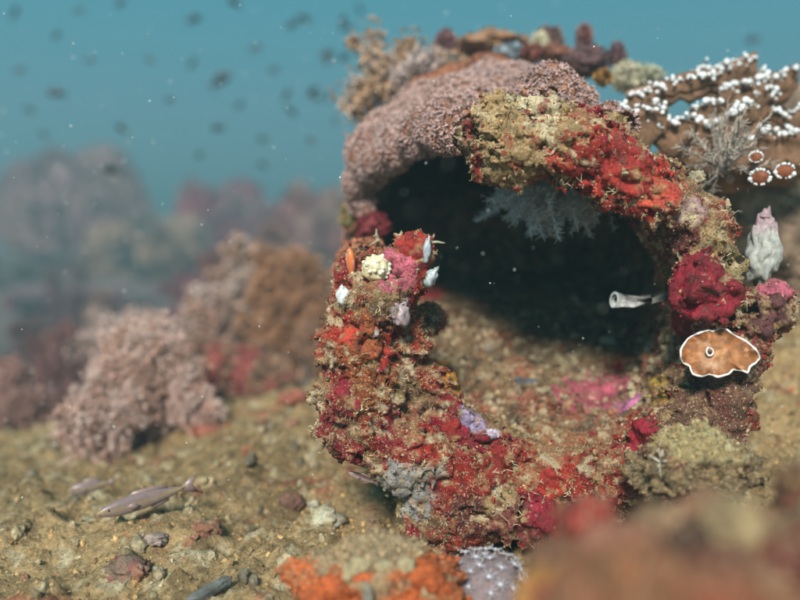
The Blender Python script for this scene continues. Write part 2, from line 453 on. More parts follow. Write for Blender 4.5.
PATCH = [(410, 250, 32, RED), (395, 270, 22, PNK * .9), (425, 285, 16, RED), (362, 345, 30, ORG), (345, 385, 22, CRIM), (375, 380, 34, ORG * .8), (390, 345, 20, RED), (340, 330, 18, RED),
         (400, 500, 30, OLV * 1.5), (430, 480, 22, np.array([.33, .30, .27])), (480, 470, 42, RED * .8), (455, 430, 30, CRIM), (530, 515, 40, CRIM), (480, 515, 26, MAR), (555, 490, 34, RED), (510, 470, 30, RED), (430, 445, 20, RED),
         (500, 500, 16, TAN), (575, 520, 20, CRIM), (705, 290, 40, CRIM), (695, 262, 26, CRIM), (765, 312, 30, MAR), (775, 290, 14, PNK), (715, 405, 40, BRN), (690, 425, 34, BRN * .9), (735, 375, 30, BRN),
         (500, 110, 34, TAN * 1.15), (515, 165, 34, TAN), (545, 125, 24, CRM), (600, 160, 44, RED), (580, 175, 24, RED * 1.1), (650, 175, 40, RED * 1.15), (635, 150, 26, CRIM * 1.2), (560, 100, 26, TAN), (620, 110, 22, TAN), (595, 112, 14, CRIM), (510, 85, 16, CRIM),
         (690, 212, 15, np.array([.42, .27, .27])), (712, 245, 22, TAN), (740, 265, 24, OLV * 1.3), (680, 235, 18, MAR),
         (600, 388, 24, PNK), (580, 400, 18, PNK * .9), (625, 405, 14, np.array([.5, .16, .34])), (640, 432, 14, RED), (615, 372, 14, CRIM), (655, 385, 12, np.array([.5, .33, .05])), (662, 400, 10, np.array([.5, .33, .05])),
         (472, 420, 14, np.array([.36, .28, .45])), (495, 435, 9, np.array([.45, .38, .5])), (440, 365, 10, np.array([.5, .24, .04])), (455, 380, 10, np.array([.5, .24, .04])), (555, 430, 26, ORG * .7), (540, 455, 22, np.array([.35, .14, .08])), (630, 330, 12, CRIM), (560, 440, 20, RED * .8), (520, 455, 22, RED * .9), (600, 448, 18, RED * .7), (545, 420, 18, np.array([.36, .10, .07])), (590, 425, 20, np.array([.34, .09, .08])), (500, 445, 16, CRIM), (625, 445, 12, CRIM), (570, 470, 18, RED), (530, 400, 14, np.array([.33, .12, .08])), (660, 320, 14, CRIM)]
for (px, py, r_, c) in PATCH:
    p, n_, d = hit(px, py); rr = r_ * d / FPX * 1.2
    dd = np.linalg.norm(DV - p, axis=1) / rr
    blend(sstep(1.0, .72, dd + .45 * n_b + .35 * n_c), c)
# silt lying on upward faces and inside on the floor
up = DN @ np.array([0, 0, 1.0])
blend(sstep(.45, .8, up + .4 * n_b + .35 * n_c) * rimm * .55, TAN * 1.05)
inn = (dr < .2) & (ds > .06)
blend(inn * sstep(-.1, .35, up + .3 * n_b) * sstep(.0, .3, .25 + n_a + .3 * n_c) * .7, np.array([.21, .145, .08]))
blend(inn * sstep(.12, .4, fbm(DV, 30, 3, off=61)) * .7, np.array([.30, .10, .06]))
blend(inn * sstep(.2, .45, fbm(DV, 45, 3, off=63)) * .7, np.array([.45, .38, .25]))
blend(inn * sstep(.2, .4, fbm(DV, 34, 3, off=66)) * .8, np.array([.07, .05, .035]))
blend(sstep(.38, .5, n_c + .6 * n_b) * .7, CRM)
blend((dr < .23) * sstep(.12, .24, ds) * sstep(.3, -.2, up) * sstep(-.06, .04, dqu) * .85, np.array([.045, .035, .028]))  # shade of the drum's deep upper interior, painted into the wall colour
drum = thing('broken_drum', 'large hollow drum crusted red and tan, broken open at its upper left', 'drum', (Mc[0], Mc[1] + .2, gz(Mc[0], Mc[1])))
# the unseen outer back of the drum in coarser faces
far_ = (dr > np.interp(ds, [0, .12, .2, .4, .62], [.14, .19, .215, .232, .20])) & (ds > .19) | (ds > .46)
key = np.floor(DV / (H * 3.2)).astype(np.int64); kk = key[:, 0] * 4000003 + key[:, 1] * 20011 + key[:, 2]
kk = np.where(far_, kk, -np.arange(len(DV)) - 10 ** 14); _, first, inv = np.unique(kk, return_index=True, return_inverse=True); inv = inv.ravel()
acc = np.zeros((len(first), 3)); cn = np.bincount(inv).astype(float)
for a_ in range(3): acc[:, a_] = np.bincount(inv, DV[:, a_]) / cn
Q = inv[DF[~far_[DF].any(1)]]
half = far_[DF].any(1); T2 = np.concatenate([DF[half][:, [0, 1, 2]], DF[half][:, [0, 2, 3]]]); T2 = inv[T2]; T2 = T2[(T2[:, 0] != T2[:, 1]) & (T2[:, 1] != T2[:, 2]) & (T2[:, 0] != T2[:, 2])]
_, u1 = np.unique(np.sort(T2, 1), axis=0, return_index=True)
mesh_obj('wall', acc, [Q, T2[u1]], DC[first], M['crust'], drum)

# ------------------------------------------------------------------ prototypes for small growth
def proto_tuft(seed, nf=5, L=1.0, rad=.05, curl=.7, seg=4, spread=1.0, branch=.45):
    r = np.random.default_rng(seed); m = MB()
    for i in range(nf):
        d = nrm(np.array([r.normal() * spread, r.normal() * spread, 1.0])); l = L * r.uniform(.45, 1.1)
        c = curve(np.array([r.normal() * .12, r.normal() * .12, -.08]), d, l, seg, curl, r)
        sh = r.uniform(.65, 1.25)
        V, F = tube(c, np.linspace(rad, rad * .55, len(c)), 3, False); m.add(V, F, [sh, sh, sh * .97])
        if r.random() < branch:
            k = r.integers(1, seg)
            c2 = curve(c[k], nrm(d + r.normal(size=3) * .8), l * .5, 2, curl, r)
            V, F = tube(c2, np.linspace(rad * .8, rad * .5, len(c2)), 3, False); m.add(V, F, [sh * 1.1] * 3)
    return np.concatenate(m.V), np.concatenate(m.F), np.concatenate(m.C)
TUFTS = [proto_tuft(100 + k) for k in range(10)]
LONG = [proto_tuft(140 + k, 4, 1.0, .03, .5, 5, .7, .9) for k in range(6)]
def proto_grain(seed, amp=.45):
    r = np.random.default_rng(seed); V, F = ico(1); V = V * (1 + r.uniform(-amp, amp, (len(V), 1))) * r.uniform(.6, 1.2, (1, 3))
    return V, F, np.tile(r.uniform(.85, 1.15, (len(V), 1)), (1, 3))
GRAINS = [proto_grain(200 + k) for k in range(10)]
def proto_polyp(seed, n=7, h=.75, w=.16, tip=1.35):
    """a small polyp: a ring of tapering tentacles that open outwards"""
    r = np.random.default_rng(seed); V = []; F = []; C = []
    for i in range(n):
        a = i * 2 * np.pi / n + r.normal() * .2; d = np.array([math.cos(a), math.sin(a), 0]); t = np.array([-d[1], d[0], 0]); z = np.array([0, 0, 1.])
        hh = h * r.uniform(.6, 1.2); b = len(V)
        m_ = d * (.30 + r.random() * .2) + z * hh * .45
        V += [m_ + t * w * 1.3, m_ - t * w * 1.3, -z * .3, d * (.55 + r.random() * .6) + z * hh + t * r.normal() * .15]
        F += [[b, b + 1, b + 2], [b + 1, b, b + 3]]; C += [[.9] * 3] * 2 + [[.75] * 3] + [[tip] * 3]
    return np.array(V), np.array(F), np.array(C)
POLYPS = [proto_polyp(300 + k, 5, .75, .2, 1.12) for k in range(8)]
FLUFF = [proto_polyp(320 + k, 5, 1.25, .11) for k in range(6)]

# rim growth: filaments and grains stuck to the drum
def vis_mask(P, N, lim=-.25):
    return (np.einsum('ij,ij->i', N, nrm(CAM_LOC - P)) > lim)
def to_px(P):
    d = P - CAM_LOC; z = d @ FWD
    return 400 + FPX * (d @ RGT) / z, 300 - FPX * (d @ UPV) / z, z
frontF = lambda c: ((((c - Mc) @ AX) < .14) | ((((c - Mc) @ AX) < .36) & (c[:, 0] > Mc[0] + .02) & (c[:, 2] > Mc[2] + .05))) & (np.einsum('ij,ij->i', c - CAM_LOC, np.tile(FWD, (len(c), 1))) < 1.08)
P, N, I = sample(DV, DF, 17000, mask=frontF); k = vis_mask(P, N); P, N, I = P[k], N[k], I[k]
base = DC[I]; mixr = rng.random((len(P), 1)); pal = np.array([TAN, CRM, TAN * .8, OLV, RED, CRIM * 1.2, TAN * 1.2])[rng.integers(0, 7, len(P))]
cg = np.where(mixr < .78, base * rng.uniform(.7, 1.5, (len(P), 1)), pal)
u_ = N @ np.array([0, 0, 1.]); 
stuff(inst(GRAINS, P, frames(N), .0009 + .0022 * rng.random(len(P)) ** 2.2, cg).build('crust_grain', M['crust'], drum, False))
P, N, I = sample(DV, DF, 19000, mask=frontF); k = vis_mask(P, N, -.35)
den = fbm(P, 18, 3, off=50) + .5 * fbm(P, 45, 2, off=51); k &= den > -.02
s_ = (P - Mc) @ AX; k &= (s_ < .1) | ((P[:, 0] > Mc[0] + .02) & (P[:, 2] > Mc[2] + .12))
P, N, I = P[k][:4000], N[k][:4000], I[k][:4000]
cg = np.array([TAN * 1.15, CRM * .95, TAN, OLV * 1.3, TAN * 1.1, CRM])[rng.integers(0, 6, len(P))]
cg = np.where(rng.random((len(P), 1)) < .38, DC[I] * 1.15, cg)
stuff(inst(TUFTS, P, frames(nrm(N + .35 * rng.normal(size=N.shape))), rng.uniform(.0024, .0068, len(P)) * np.where(to_px(P)[0] < 450, 1.35, 1.0), cg).build('algal_turf', M['turf'], drum, False))
# the bigger tufts, each a part of its own
def tuft_mesh(k, pr, c):
    me = mesh_data('algae_tuft', pr[0], pr[1], pr[2] * np.asarray(c)[None], False); me.materials.append(M['turf']); return me
TM = [tuft_mesh(k, TUFTS[k % 10], [TAN * 1.1, CRM, TAN * .9][k % 3]) for k in range(10)] + [tuft_mesh(k, LONG[k], CRM if k % 2 else TAN) for k in range(6)]
P, N, I = sample(DV, DF, 9000, mask=frontF); k = vis_mask(P, N, -.3); P, N = P[k], N[k]
px, py, _ = to_px(P); s_ = (P - Mc) @ AX
k = ((px < 440) | (py > 430) | ((px > 690) & (py < 300)) | (py < 190)) & (s_ < .07); P, N = P[k], N[k]
def add_part(me, name, parent, p, n, sc):
    o = bpy.data.objects.new(name, me); COL.objects.link(o); o.parent = parent
    Rm = Matrix(frames(np.array([n]))[0].tolist()).to_4x4(); o.matrix_local = Matrix.Translation(Vector(np.asarray(p) - wloc(parent))) @ Rm @ Matrix.Scale(sc, 4)
    return o
for i in range(230):
    add_part(TM[rng.integers(0, len(TM))], 'algae_tuft', drum, P[i], nrm(N[i] + .4 * rng.normal(size=3)), float(rng.uniform(.008, .0155)))

# sponge patches and crusts standing proud of the drum
def patch_on(parent, name, px, py, rpx, c, mat='sponge', thick=.45, n=4, amp=.28, seed=0, d=None, rid=.12, asp=1.0, label=None, c2=None):
    p, nn, dd = hit(px, py, d); r_ = rpx * dd / FPX
    nn = nrm(nn * .6 + nrm(CAM_LOC - p) * .5); A = frames(np.array([nn]), False)[0]
    V, F = lump(p, (r_ * asp, r_, r_ * thick), n, amp, 1.6, A, off=seed * 3.1, rid=rid)
    c = np.asarray(c); nz = fbm(V, .9 / r_, 3, off=seed)[:, None]
    C = c * (1 + .45 * nz)
    if c2 is not None: w = sstep(.05, .35, nz); C = C * (1 - w) + np.asarray(c2) * w
    o = mesh_obj(name, V, F, C, M[mat], parent)
    if label: o['label'] = label
    return o
sp = [('red_sponge', 412, 248, 17, RED), ('red_sponge', 432, 292, 12, np.array([.5, .06, .08])), ('pink_sponge', 395, 262, 12, PNK), ('crimson_sponge', 343, 388, 9, CRIM), ('crimson_sponge', 350, 408, 8, CRIM),
      ('orange_sponge', 368, 342, 15, ORG), ('red_sponge', 385, 360, 10, RED), ('red_sponge', 352, 335, 10, np.array([.55, .06, .03])), ('grey_sponge', 402, 312, 11, np.array([.40, .33, .34])), ('grey_sponge', 398, 482, 18, np.array([.33, .31, .29])), ('grey_sponge', 418, 505, 14, np.array([.30, .29, .28])),
      ('crimson_sponge', 703, 298, 30, CRIM), ('crimson_sponge', 688, 318, 16, CRIM * 1.1), ('crimson_sponge', 722, 272, 12, CRIM * .8), ('crimson_sponge', 698, 268, 14, CRIM * .9), ('maroon_sponge', 770, 318, 17, np.array([.10, .035, .035])), ('pink_sponge', 775, 288, 11, PNK * .8),
      ('brown_sponge', 712, 400, 26, BRN), ('brown_sponge', 690, 412, 19, BRN * .9), ('brown_sponge', 738, 386, 15, BRN * .8),
      ('red_sponge', 610, 162, 20, RED), ('red_sponge', 640, 178, 16, RED * 1.1), ('red_sponge', 660, 188, 15, np.array([.52, .07, .04])), ('red_sponge', 582, 172, 14, RED), ('tan_crust', 520, 150, 17, TAN), ('tan_crust', 500, 172, 14, TAN * .9), ('cream_crust', 545, 108, 14, CRM), ('cream_crust', 520, 103, 13, CRM), ('tan_crust', 570, 128, 16, TAN),
      ('crimson_sponge', 540, 515, 17, CRIM), ('red_sponge', 500, 468, 16, RED * .8), ('red_sponge', 548, 490, 14, RED), ('crimson_sponge', 470, 445, 12, CRIM), ('red_sponge', 452, 428, 10, RED), ('maroon_sponge', 515, 525, 18, MAR * 1.3),
      ('pink_sponge', 600, 386, 22, np.array([.38, .085, .13])), ('pink_sponge', 578, 400, 19, np.array([.36, .09, .12])), ('pink_sponge', 628, 402, 13, np.array([.5, .16, .34])), ('red_sponge', 640, 432, 14, CRIM * 1.3), ('crimson_sponge', 612, 365, 9, CRIM), ('yellow_sponge', 655, 380, 7, np.array([.5, .34, .05])), ('yellow_sponge', 664, 398, 7, np.array([.5, .33, .05])),
      ('lavender_sponge', 470, 418, 9, np.array([.38, .30, .48])), ('lavender_sponge', 492, 434, 6, np.array([.50, .42, .55])), ('orange_sponge', 452, 378, 7, np.array([.5, .24, .04])), ('blue_sponge', 525, 383, 8, np.array([.10, .13, .18])), ('grey_sponge', 648, 345, 13, np.array([.25, .25, .22])), ('crimson_sponge', 634, 328, 9, CRIM)]
FCEN = DV[DF].mean(1)
def growth_patch(name, px, py, rpx, c, mat, seed, thick=.0015):
    """encrusting growth: follows the drum's own surface, ragged at its edge and sunk into it there"""
    p, nn, dd = hit(px, py); r_ = rpx * dd / FPX * 1.5
    near_ = np.linalg.norm(DV - p, axis=1); cand = np.where(near_ < r_ * 1.7)[0]
    q = DV[cand]; rr = near_[cand] / r_ + .42 * fbm(q, 1.1 / r_, 3, off=seed * 3.7) + .16 * fbm(q, 90, 2, off=seed)
    ok = np.zeros(len(DV), bool); ok[cand] = (rr < 1.0) & (DN[cand] @ nrm(CAM_LOC - p) > -.45)
    fm = ok[DF].all(1)
    if fm.sum() < 12: return None
    used = np.unique(DF[fm]); rem = np.full(len(DV), -1); rem[used] = np.arange(len(used)); rv = np.full(len(DV), 9.); rv[cand] = rr
    t_ = np.clip(1 - rv[used], 0, 1); V = DV[used]
    hgt = thick * np.minimum(1, t_ * 3.2) ** .6 * (.8 + .4 * fbm(V, 80, 3, off=seed + 2) + .5 * ridged(V, 130, 2, off=seed)) - .0012 * (t_ < .06)
    V = V + DN[used] * hgt[:, None]
    nz = fbm(V, 60, 3, off=seed)[:, None]; C = np.asarray(c) * (1 + .5 * nz); k = sstep(.18, .42, fbm(V, 75, 3, off=seed + 5))[:, None] * .8; C = C * (1 - k) + ((RED * .8 if seed % 2 else OLV) if 'crust' in name else TAN if seed % 3 else MAR) * k
    return mesh_obj(name, V, rem[DF[fm]], C, M[mat], drum)
for i, (nm, px_, py_, r_, c) in enumerate(sp):
    growth_patch(nm, px_, py_, r_, np.asarray(c), 'crust' if 'crust' in nm or 'brown' in nm else 'sponge', i + 1)
P, N, I = sample(DV, DF, 11000, mask=lambda c: (((c - Mc) @ AX) > .08) & (((c - Mc) @ AX) < .42) & (c[:, 2] < Mc[2] - .02))
k = vis_mask(P, N, .05); P, N, I = P[k], N[k], I[k]
stuff(inst(GRAINS, P, frames(N), .0012 + .0048 * rng.random(len(P)) ** 3, DC[I] * rng.uniform(.6, 1.7, (len(P), 1))).build('silt_grain', M['crust'], drum, False))

# ------------------------------------------------------------------ soft coral carpet draped over the drum
dth_d = np.mod(np.degrees(dth) + 360, 360)
edge = .5 * fbm(DV, 9, 2, off=70)
ta_v = np.interp(ds, [0, .1, .2, .3, .36], [112, 119, 139, 160, 180])
carp = (dr > np.interp(ds, [0, .05, .12, .4, .62], [.219, .213, .212, .252, .215]) - .03) & (ds + .05 * edge > .07 + .0009 * np.maximum(0, 100 - dth_d)) & (dth_d > 62 + 14 * edge) & (dth_d < 205)
fm = carp[DF].all(1); used = np.unique(DF[fm]); rem = np.full(len(DV), -1); rem[used] = np.arange(len(used))
CV = DV[used] + DN[used] * (-.002 + .009 * np.maximum(0, ridged(DV[used], 12, 2, off=44)))[:, None] ; CF = rem[DF[fm]]
carpet = thing('soft_coral_carpet', 'pinkish brown velvety coral carpet draped over the top left of the broken drum', 'soft coral', CV.mean(0) - np.array([0, 0, .05]))
PKB = np.array([.41, .180, .105])
cc = PKB * (1 + .4 * fbm(CV, 16, 2)[:, None])
mesh_obj('coral_mat', CV, CF, cc * .75, M['coral'], carpet)
P, N, I = sample(CV, CF, 30000); k = vis_mask(P, N, -.3); P, N = P[k], N[k]
s_, r_, t_, _q = drum_coords(P.astype(np.float32)); t_ = np.mod(np.degrees(t_) + 360, 360)
ed = sstep(14, 2, t_ - np.interp(s_, [0, .1, .2, .3, .36], [112, 119, 139, 160, 180])) * (s_ < .38)
cp = PKB * (1 + .45 * fbm(P, 14, 2, off=3)[:, None]) * rng.uniform(.75, 1.25, (len(P), 1))
cp = cp * (1 - .7 * ed[:, None]) + np.array([.52, .40, .40]) * .7 * ed[:, None]
stuff(inst(POLYPS, P, frames(N), rng.uniform(.0034, .0060, len(P)), cp).build('coral_polyp', M['polyp'], carpet, False))

# ------------------------------------------------------------------ branching soft corals
def soft_coral(name, label, cat, base, H_, W_, nb, c_stalk, c_pol, seed, npol=2500, ps=.006, cl=.16, dep=None, group=None, protos=None, tilt=(0, 0, 0), tipc=None, flat=.75):
    r = np.random.default_rng(seed); base = np.asarray(base, float)
    t = thing(name, label, cat, base, group)
    up_ = nrm(np.array([0, 0, 1.]) + np.asarray(tilt)); trunk = curve(base - up_ * H_ * .06, up_, H_ * .38, 5, .12, r)
    V, F = tube(trunk, np.linspace(W_ * .10, W_ * .06, len(trunk)), 9); mesh_obj('stalk', V, F, c_stalk, M['coral'], t)
    tips = []
    for b in range(nb):
        a = 2 * np.pi * (b + r.random() * .7) / nb; el = r.uniform(.05, 1.0) ** .8
        end = base + up_ * H_ * (.25 + .72 * math.sin(el * 1.55)) + np.array([math.cos(a) * W_ * .5, math.sin(a) * W_ * .5 * flat, 0]) * math.cos(el * 1.25) * r.uniform(.75, 1.05)
        st = trunk[r.integers(1, len(trunk))]; mid = (st + end) / 2 + r.normal(size=3) * W_ * .05
        u = np.linspace(0, 1, 6)[:, None]; c = (1 - u) ** 2 * st + 2 * u * (1 - u) * mid + u ** 2 * end
        m = MB(); V, F = tube(c, np.linspace(W_ * .04, W_ * .016, 6), 6); m.add(V, F, c_stalk)
        for q in range(4):
            k0 = r.integers(2, 6); tip = c[k0] + nrm(r.normal(size=3) + nrm(end - st) * .9) * W_ * cl * r.uniform(.6, 1.2)
            V, F = tube(np.stack([c[k0], (c[k0] + tip) / 2 + r.normal(size=3) * W_ * .015, tip]), [W_ * .02, W_ * .014, W_ * .008], 5); m.add(V, F, c_stalk); tips.append(tip)
        tips += [end, c[4], c[3] + r.normal(size=3) * W_ * .04]; m.build('branch', M['coral'], t)
    tips = np.array(tips); n_per = int(npol * .56) // len(tips); dirs = nrm(r.normal(size=(len(tips) * n_per, 3)) + np.array([0, 0, .3])); rad = W_ * cl * .75 * r.uniform(.4, 1.25, (len(tips), 1)).repeat(n_per, 0) * np.abs(r.normal(.62, .5, (len(tips) * n_per, 1))).clip(0, 1.1)
    P = np.repeat(tips, n_per, 0) + dirs * rad
    tc_ = np.repeat(r.uniform(.75, 1.2, (len(tips), 1)), n_per, 0)
    C = np.asarray(c_pol) * tc_ * r.uniform(.8, 1.2, (len(P), 1))
    if tipc is not None:
        w = np.repeat((r.random((len(tips), 1)) < .4).astype(float), n_per, 0) * .7; C = C * (1 - w) + np.asarray(tipc) * w
    stuff(inst(protos or POLYPS, P, frames(dirs, r=r), ps * r.uniform(.7, 1.3, len(P)), C, r).build('coral_polyp', M['polyp'], t, False))
    return t
# behind the drum, upper left of it
p, n_, d = hit(405, 112)
soft_coral('soft_coral', 'brown knobbly soft coral rising behind the upper left of the broken drum', 'soft coral', at(402, 150, 1.36), .15, .21, 15, np.array([.40, .25, .16]), np.array([.46, .30, .19]), 11, 3800, .0075, .17, tipc=np.array([.58, .46, .40]), flat=.6)
soft_coral('soft_coral', 'small pale pink soft coral tuft on top of the velvety carpet', 'soft coral', at(418, 92, 1.28), .055, .07, 6, np.array([.5, .36, .32]), np.array([.62, .50, .48]), 12, 700, .005, .2)
# on the slope to the left
def ground_pt(px_, d_):
    b = at(px_, 300, d_); return np.array([b[0], b[1], gz(b[0], b[1])])
def bush(label, px_, topy, wpx, d_, nb, cs, cp, seed, npol, ps, cl=.13, **kw):
    b_ = ground_pt(px_, d_) - np.array([0, 0, .01]); H_ = (at(px_, topy, d_)[2] - b_[2]) / 1.04
    return soft_coral('soft_coral', label, 'soft coral', b_, H_, wpx * d_ / FPX * .9, nb, np.array(cs), np.array(cp), seed, npol, ps, cl, **kw)
PKT = np.array([.74, .58, .54])
bush('big fluffy pink soft coral bush on the silty slope at left', 142, 332, 140, 1.36, 36, [.5, .33, .28], [.56, .35, .28], 21, 17000, .0058, .12, protos=FLUFF, tipc=PKT)
bush('low pink soft coral spilling down in front of the big bush', 92, 405, 100, 1.25, 18, [.5, .34, .3], [.52, .33, .27], 22, 6000, .0055, .14, protos=FLUFF, tipc=PKT)
bush('small pink soft coral cushion at the right foot of the big bush', 190, 392, 70, 1.33, 14, [.5, .33, .28], [.52, .32, .26], 27, 4500, .0055, .14, protos=FLUFF, tipc=PKT)
bush('dense brown bushy soft coral beyond the ridge, left of the drum', 288, 252, 105, 1.80, 30, [.36, .22, .15], [.42, .225, .13], 23, 12000, .0075, .14, flat=.7, protos=FLUFF)
bush('pale tan soft coral with a lumpy crown behind the brown bush', 240, 232, 70, 2.1, 22, [.44, .31, .26], [.50, .33, .26], 24, 7000, .010, .14, tipc=np.array([.66, .54, .50]))
bush('tan pink soft coral low between the brown bush and the pink one', 205, 292, 90, 1.95, 24, [.44, .31, .26], [.48, .30, .24], 28, 8000, .008, .14, tipc=np.array([.66, .54, .50]))
bush('whitish pink row of soft coral lobes behind the big pink bush', 130, 312, 130, 2.2, 26, [.5, .36, .32], [.56, .40, .35], 25, 8000, .010, .12, tipc=PKT, flat=.4)
bush('dusky rose soft coral at the left edge beyond the ridge', 8, 362, 60, 2.0, 18, [.36, .24, .22], [.42, .24, .21], 26, 4000, .010, .14)
bush('dark wine red soft coral clump in the gap left of the tan one', 172, 335, 60, 2.7, 16, [.2, .1, .1], [.22, .08, .09], 29, 3500, .012, .15)
bush('dark plum soft coral clump near the left edge beyond the ridge', 55, 345, 75, 3.0, 16, [.16, .1, .11], [.17, .085, .10], 30, 3500, .014, .15)

for (px_, top_, w_, d_, c_, lab) in [(30, 318, 70, 3.6, (.20, .13, .13), 'greyish mauve soft coral clump at left, beyond the dusky rose one'), (105, 292, 60, 4.2, (.30, .20, .17), 'tan soft coral clump in the haze above the whitish row'), (185, 268, 60, 4.0, (.24, .10, .12), 'wine coloured soft coral clump in the haze left of the tan crowned one'),
        (58, 322, 80, 2.5, (.26, .13, .12), 'reddish brown soft coral clump left of the whitish row'), (22, 395, 60, 1.75, (.34, .20, .17), 'low tan pink soft coral clump on the ridge at the left edge'), (208, 345, 70, 1.75, (.36, .20, .15), 'tan brown soft coral clump between the big pink bush and the reddish mound'), (318, 322, 50, 1.7, (.32, .19, .13), 'brown soft coral clump touching the drum edge beside the brown bush'), (215, 246, 60, 3.0, (.26, .13, .12), 'dusky red soft coral clump above the tan pink one'), (150, 300, 60, 3.1, (.24, .15, .14), 'brownish mauve soft coral clump just above the whitish row'),
        (330, 262, 50, 3.2, (.28, .18, .14), 'brown soft coral clump in the haze at the drum edge'), (70, 268, 70, 5.0, (.18, .12, .13), 'dim purple soft coral clump under the tallest reef head'), (270, 222, 60, 4.8, (.30, .17, .15), 'rosy soft coral clump in the haze above the brown bush')]:
    bush(lab, px_, top_, w_, d_, 14, np.array(c_) * .9, c_, int(px_ + top_), 3200, .0042 * d_, .16, protos=FLUFF)

# ------------------------------------------------------------------ reef heads out in the blue
def reef_head(name, label, px_, topy, wpx, d_, c, c2, seed, amp=.22, sub=5, prong=3500):
    b = ground_pt(px_, d_) if d_ < 3.9 else at(px_, 300, d_)
    if d_ >= 3.9: b[2] = ground_z(np.array([b[0]]), np.array([b[1]]))[0]
    top = at(px_, topy, d_)[2]; h = max(.1, top - b[2]); w = wpx * d_ / FPX / 2
    t = thing(name, label, 'coral', b)
    r_ = np.random.default_rng(seed + 500); VV = []; FF = []; CC = []; n0 = 0
    for q in range(5 if sub == 5 and d_ > 3 else 3):
        V, F = ico(sub - 1); V = V.copy(); f = 1 + amp * fbm(V, 1.6, 4, off=seed + q) + .16 * ridged(V, 3.4, 3, off=seed + 2 + q)
        sc_ = 1 if q == 0 else r_.uniform(.45, .7); a_ = r_.uniform(0, 6.28); off_ = np.zeros(3) if q == 0 else np.array([math.cos(a_) * w * .75, math.sin(a_) * w * .5, h * r_.uniform(-.1, .38)])
        V = V * f[:, None] * np.array([w * .72, w * .6, h * .55]) * sc_ + np.array([0, 0, h * .40]) + off_
        nz = fbm(V, 2.4 / w, 3, off=seed)[:, None]; C = np.asarray(c) * (1 + .7 * nz); k = sstep(.05, .35, fbm(V, 1.4 / w, 3, off=seed + 9))[:, None]; C = C * (1 - k) + np.asarray(c2) * k
        V = V + b; mesh_obj('rock', V, F, C, M['rock'], t); VV.append(V); FF.append(F + n0); CC.append(C); n0 += len(V)
    V, F, C = np.concatenate(VV), np.concatenate(FF), np.concatenate(CC)
    P, N, I = sample(V, F, prong); k = N[:, 2] > -.3; P, N, I = P[k], N[k], I[k]
    stuff(inst(FLUFF, P, frames(N), w * rng.uniform(.04, .13, len(P)), C[I] * rng.uniform(.8, 1.5, (len(P), 1))).build('coral_polyp', M['polyp'], t, False))
    return t
MAU = np.array([.22, .14, .15]); DKP = np.array([.16, .06, .09]); GRY = np.array([.14, .13, .13])
reef_head('coral_bommie', 'large hazy mauve reef head far out at left, the tallest one', 72, 160, 130, 10.5, MAU, np.array([.30, .20, .19]), 1)
reef_head('coral_bommie', 'arched tan reef head in the haze below the tallest one', 150, 222, 95, 8.5, np.array([.34, .24, .19]), GRY, 2)
reef_head('coral_bommie', 'purplish red reef head in the haze left of the drum', 222, 193, 82, 9.5, np.array([.28, .09, .12]), MAU, 3)
reef_head('coral_bommie', 'dark red reef head half hidden behind the drum', 305, 205, 80, 7.5, np.array([.20, .09, .09]), np.array([.3, .2, .17]), 4)
reef_head('coral_bommie', 'dim grey purple reef head at the far left edge', 14, 262, 110, 8.5, GRY, MAU, 5)
reef_head('coral_bommie', 'dark low reef head between the hazy arch and the ridge', 95, 300, 130, 6.6, DKP, GRY, 6)
reef_head('coral_bommie', 'shadowy reef head in the middle distance behind the pink bush', 190, 318, 90, 4.6, GRY * .8, DKP, 7)
reef_head('coral_outcrop', 'reddish knobbly mound on the ridge left of the drum', 250, 352, 82, 1.62, np.array([.26, .16, .11]), np.array([.31, .09, .08]), 8, prong=2200)
reef_head('coral_outcrop', 'pale crusted coral rubble mound at the far left edge', 12, 372, 60, 2.1, np.array([.40, .28, .25]), np.array([.3, .12, .12]), 9, prong=1500)

# ------------------------------------------------------------------ rock and tiered coral behind the drum on the right
b = at(772, 300, 1.32); b[2] = gz(b[0], b[1])
rock = thing('reef_rock', 'dark brown rock under the white fringed coral at right', 'rock', b)
V, F = lump(at(765, 225, 1.34), (.16, .10, .17), 5, .3, 1.5, off=4, rid=.1); 
C = np.array([.20, .14, .10]) * (1 + .6 * fbm(V, 20, 3)[:, None]); k = sstep(.15, .35, fbm(V, 28, 3, off=6))[:, None]; C = C * (1 - k) + np.array([.33, .24, .17]) * k
mesh_obj('rock_face', V, F, C, M['rock'], rock)
P, N, I = sample(V, F, 2500); k = vis_mask(P, N, -.2); stuff(inst(GRAINS, P[k], frames(N[k]), rng.uniform(.002, .006, k.sum()), C[I[k]] * rng.uniform(.6, 1.9, (k.sum(), 1))).build('crust_grain', M['crust'], rock, False))
tier = thing('tiered_coral', 'brown tiered coral with rows of bead-like white polyps along its edges', 'coral', at(735, 190, 1.24))
ROWS = [([(690, 77), (700, 68), (708, 62)], 1.20), ([(626, 95), (650, 88), (680, 79), (700, 75), (720, 73)], 1.14), ([(704, 72), (722, 66), (742, 60), (758, 57)], 1.22), ([(716, 92), (730, 86), (746, 82), (760, 76), (764, 66)], 1.18),
        ([(617, 104), (632, 111), (650, 107), (668, 105)], 1.08), ([(690, 107), (700, 104), (712, 101), (722, 100)], 1.11), ([(645, 122), (660, 126), (680, 119), (700, 120), (718, 122), (730, 115), (738, 106), (748, 103), (760, 104)], 1.10),
        ([(760, 78), (776, 76), (788, 70), (800, 66)], 1.20), ([(752, 92), (764, 88), (776, 90), (774, 97)], 1.16), ([(770, 108), (782, 113), (796, 112), (812, 106)], 1.16), ([(758, 128), (772, 134), (788, 130), (806, 134)], 1.13), ([(735, 140), (745, 143), (756, 140)], 1.12)]
PB = np.array([.205, .115, .068])
pV, pF = ico(2)
PM = []
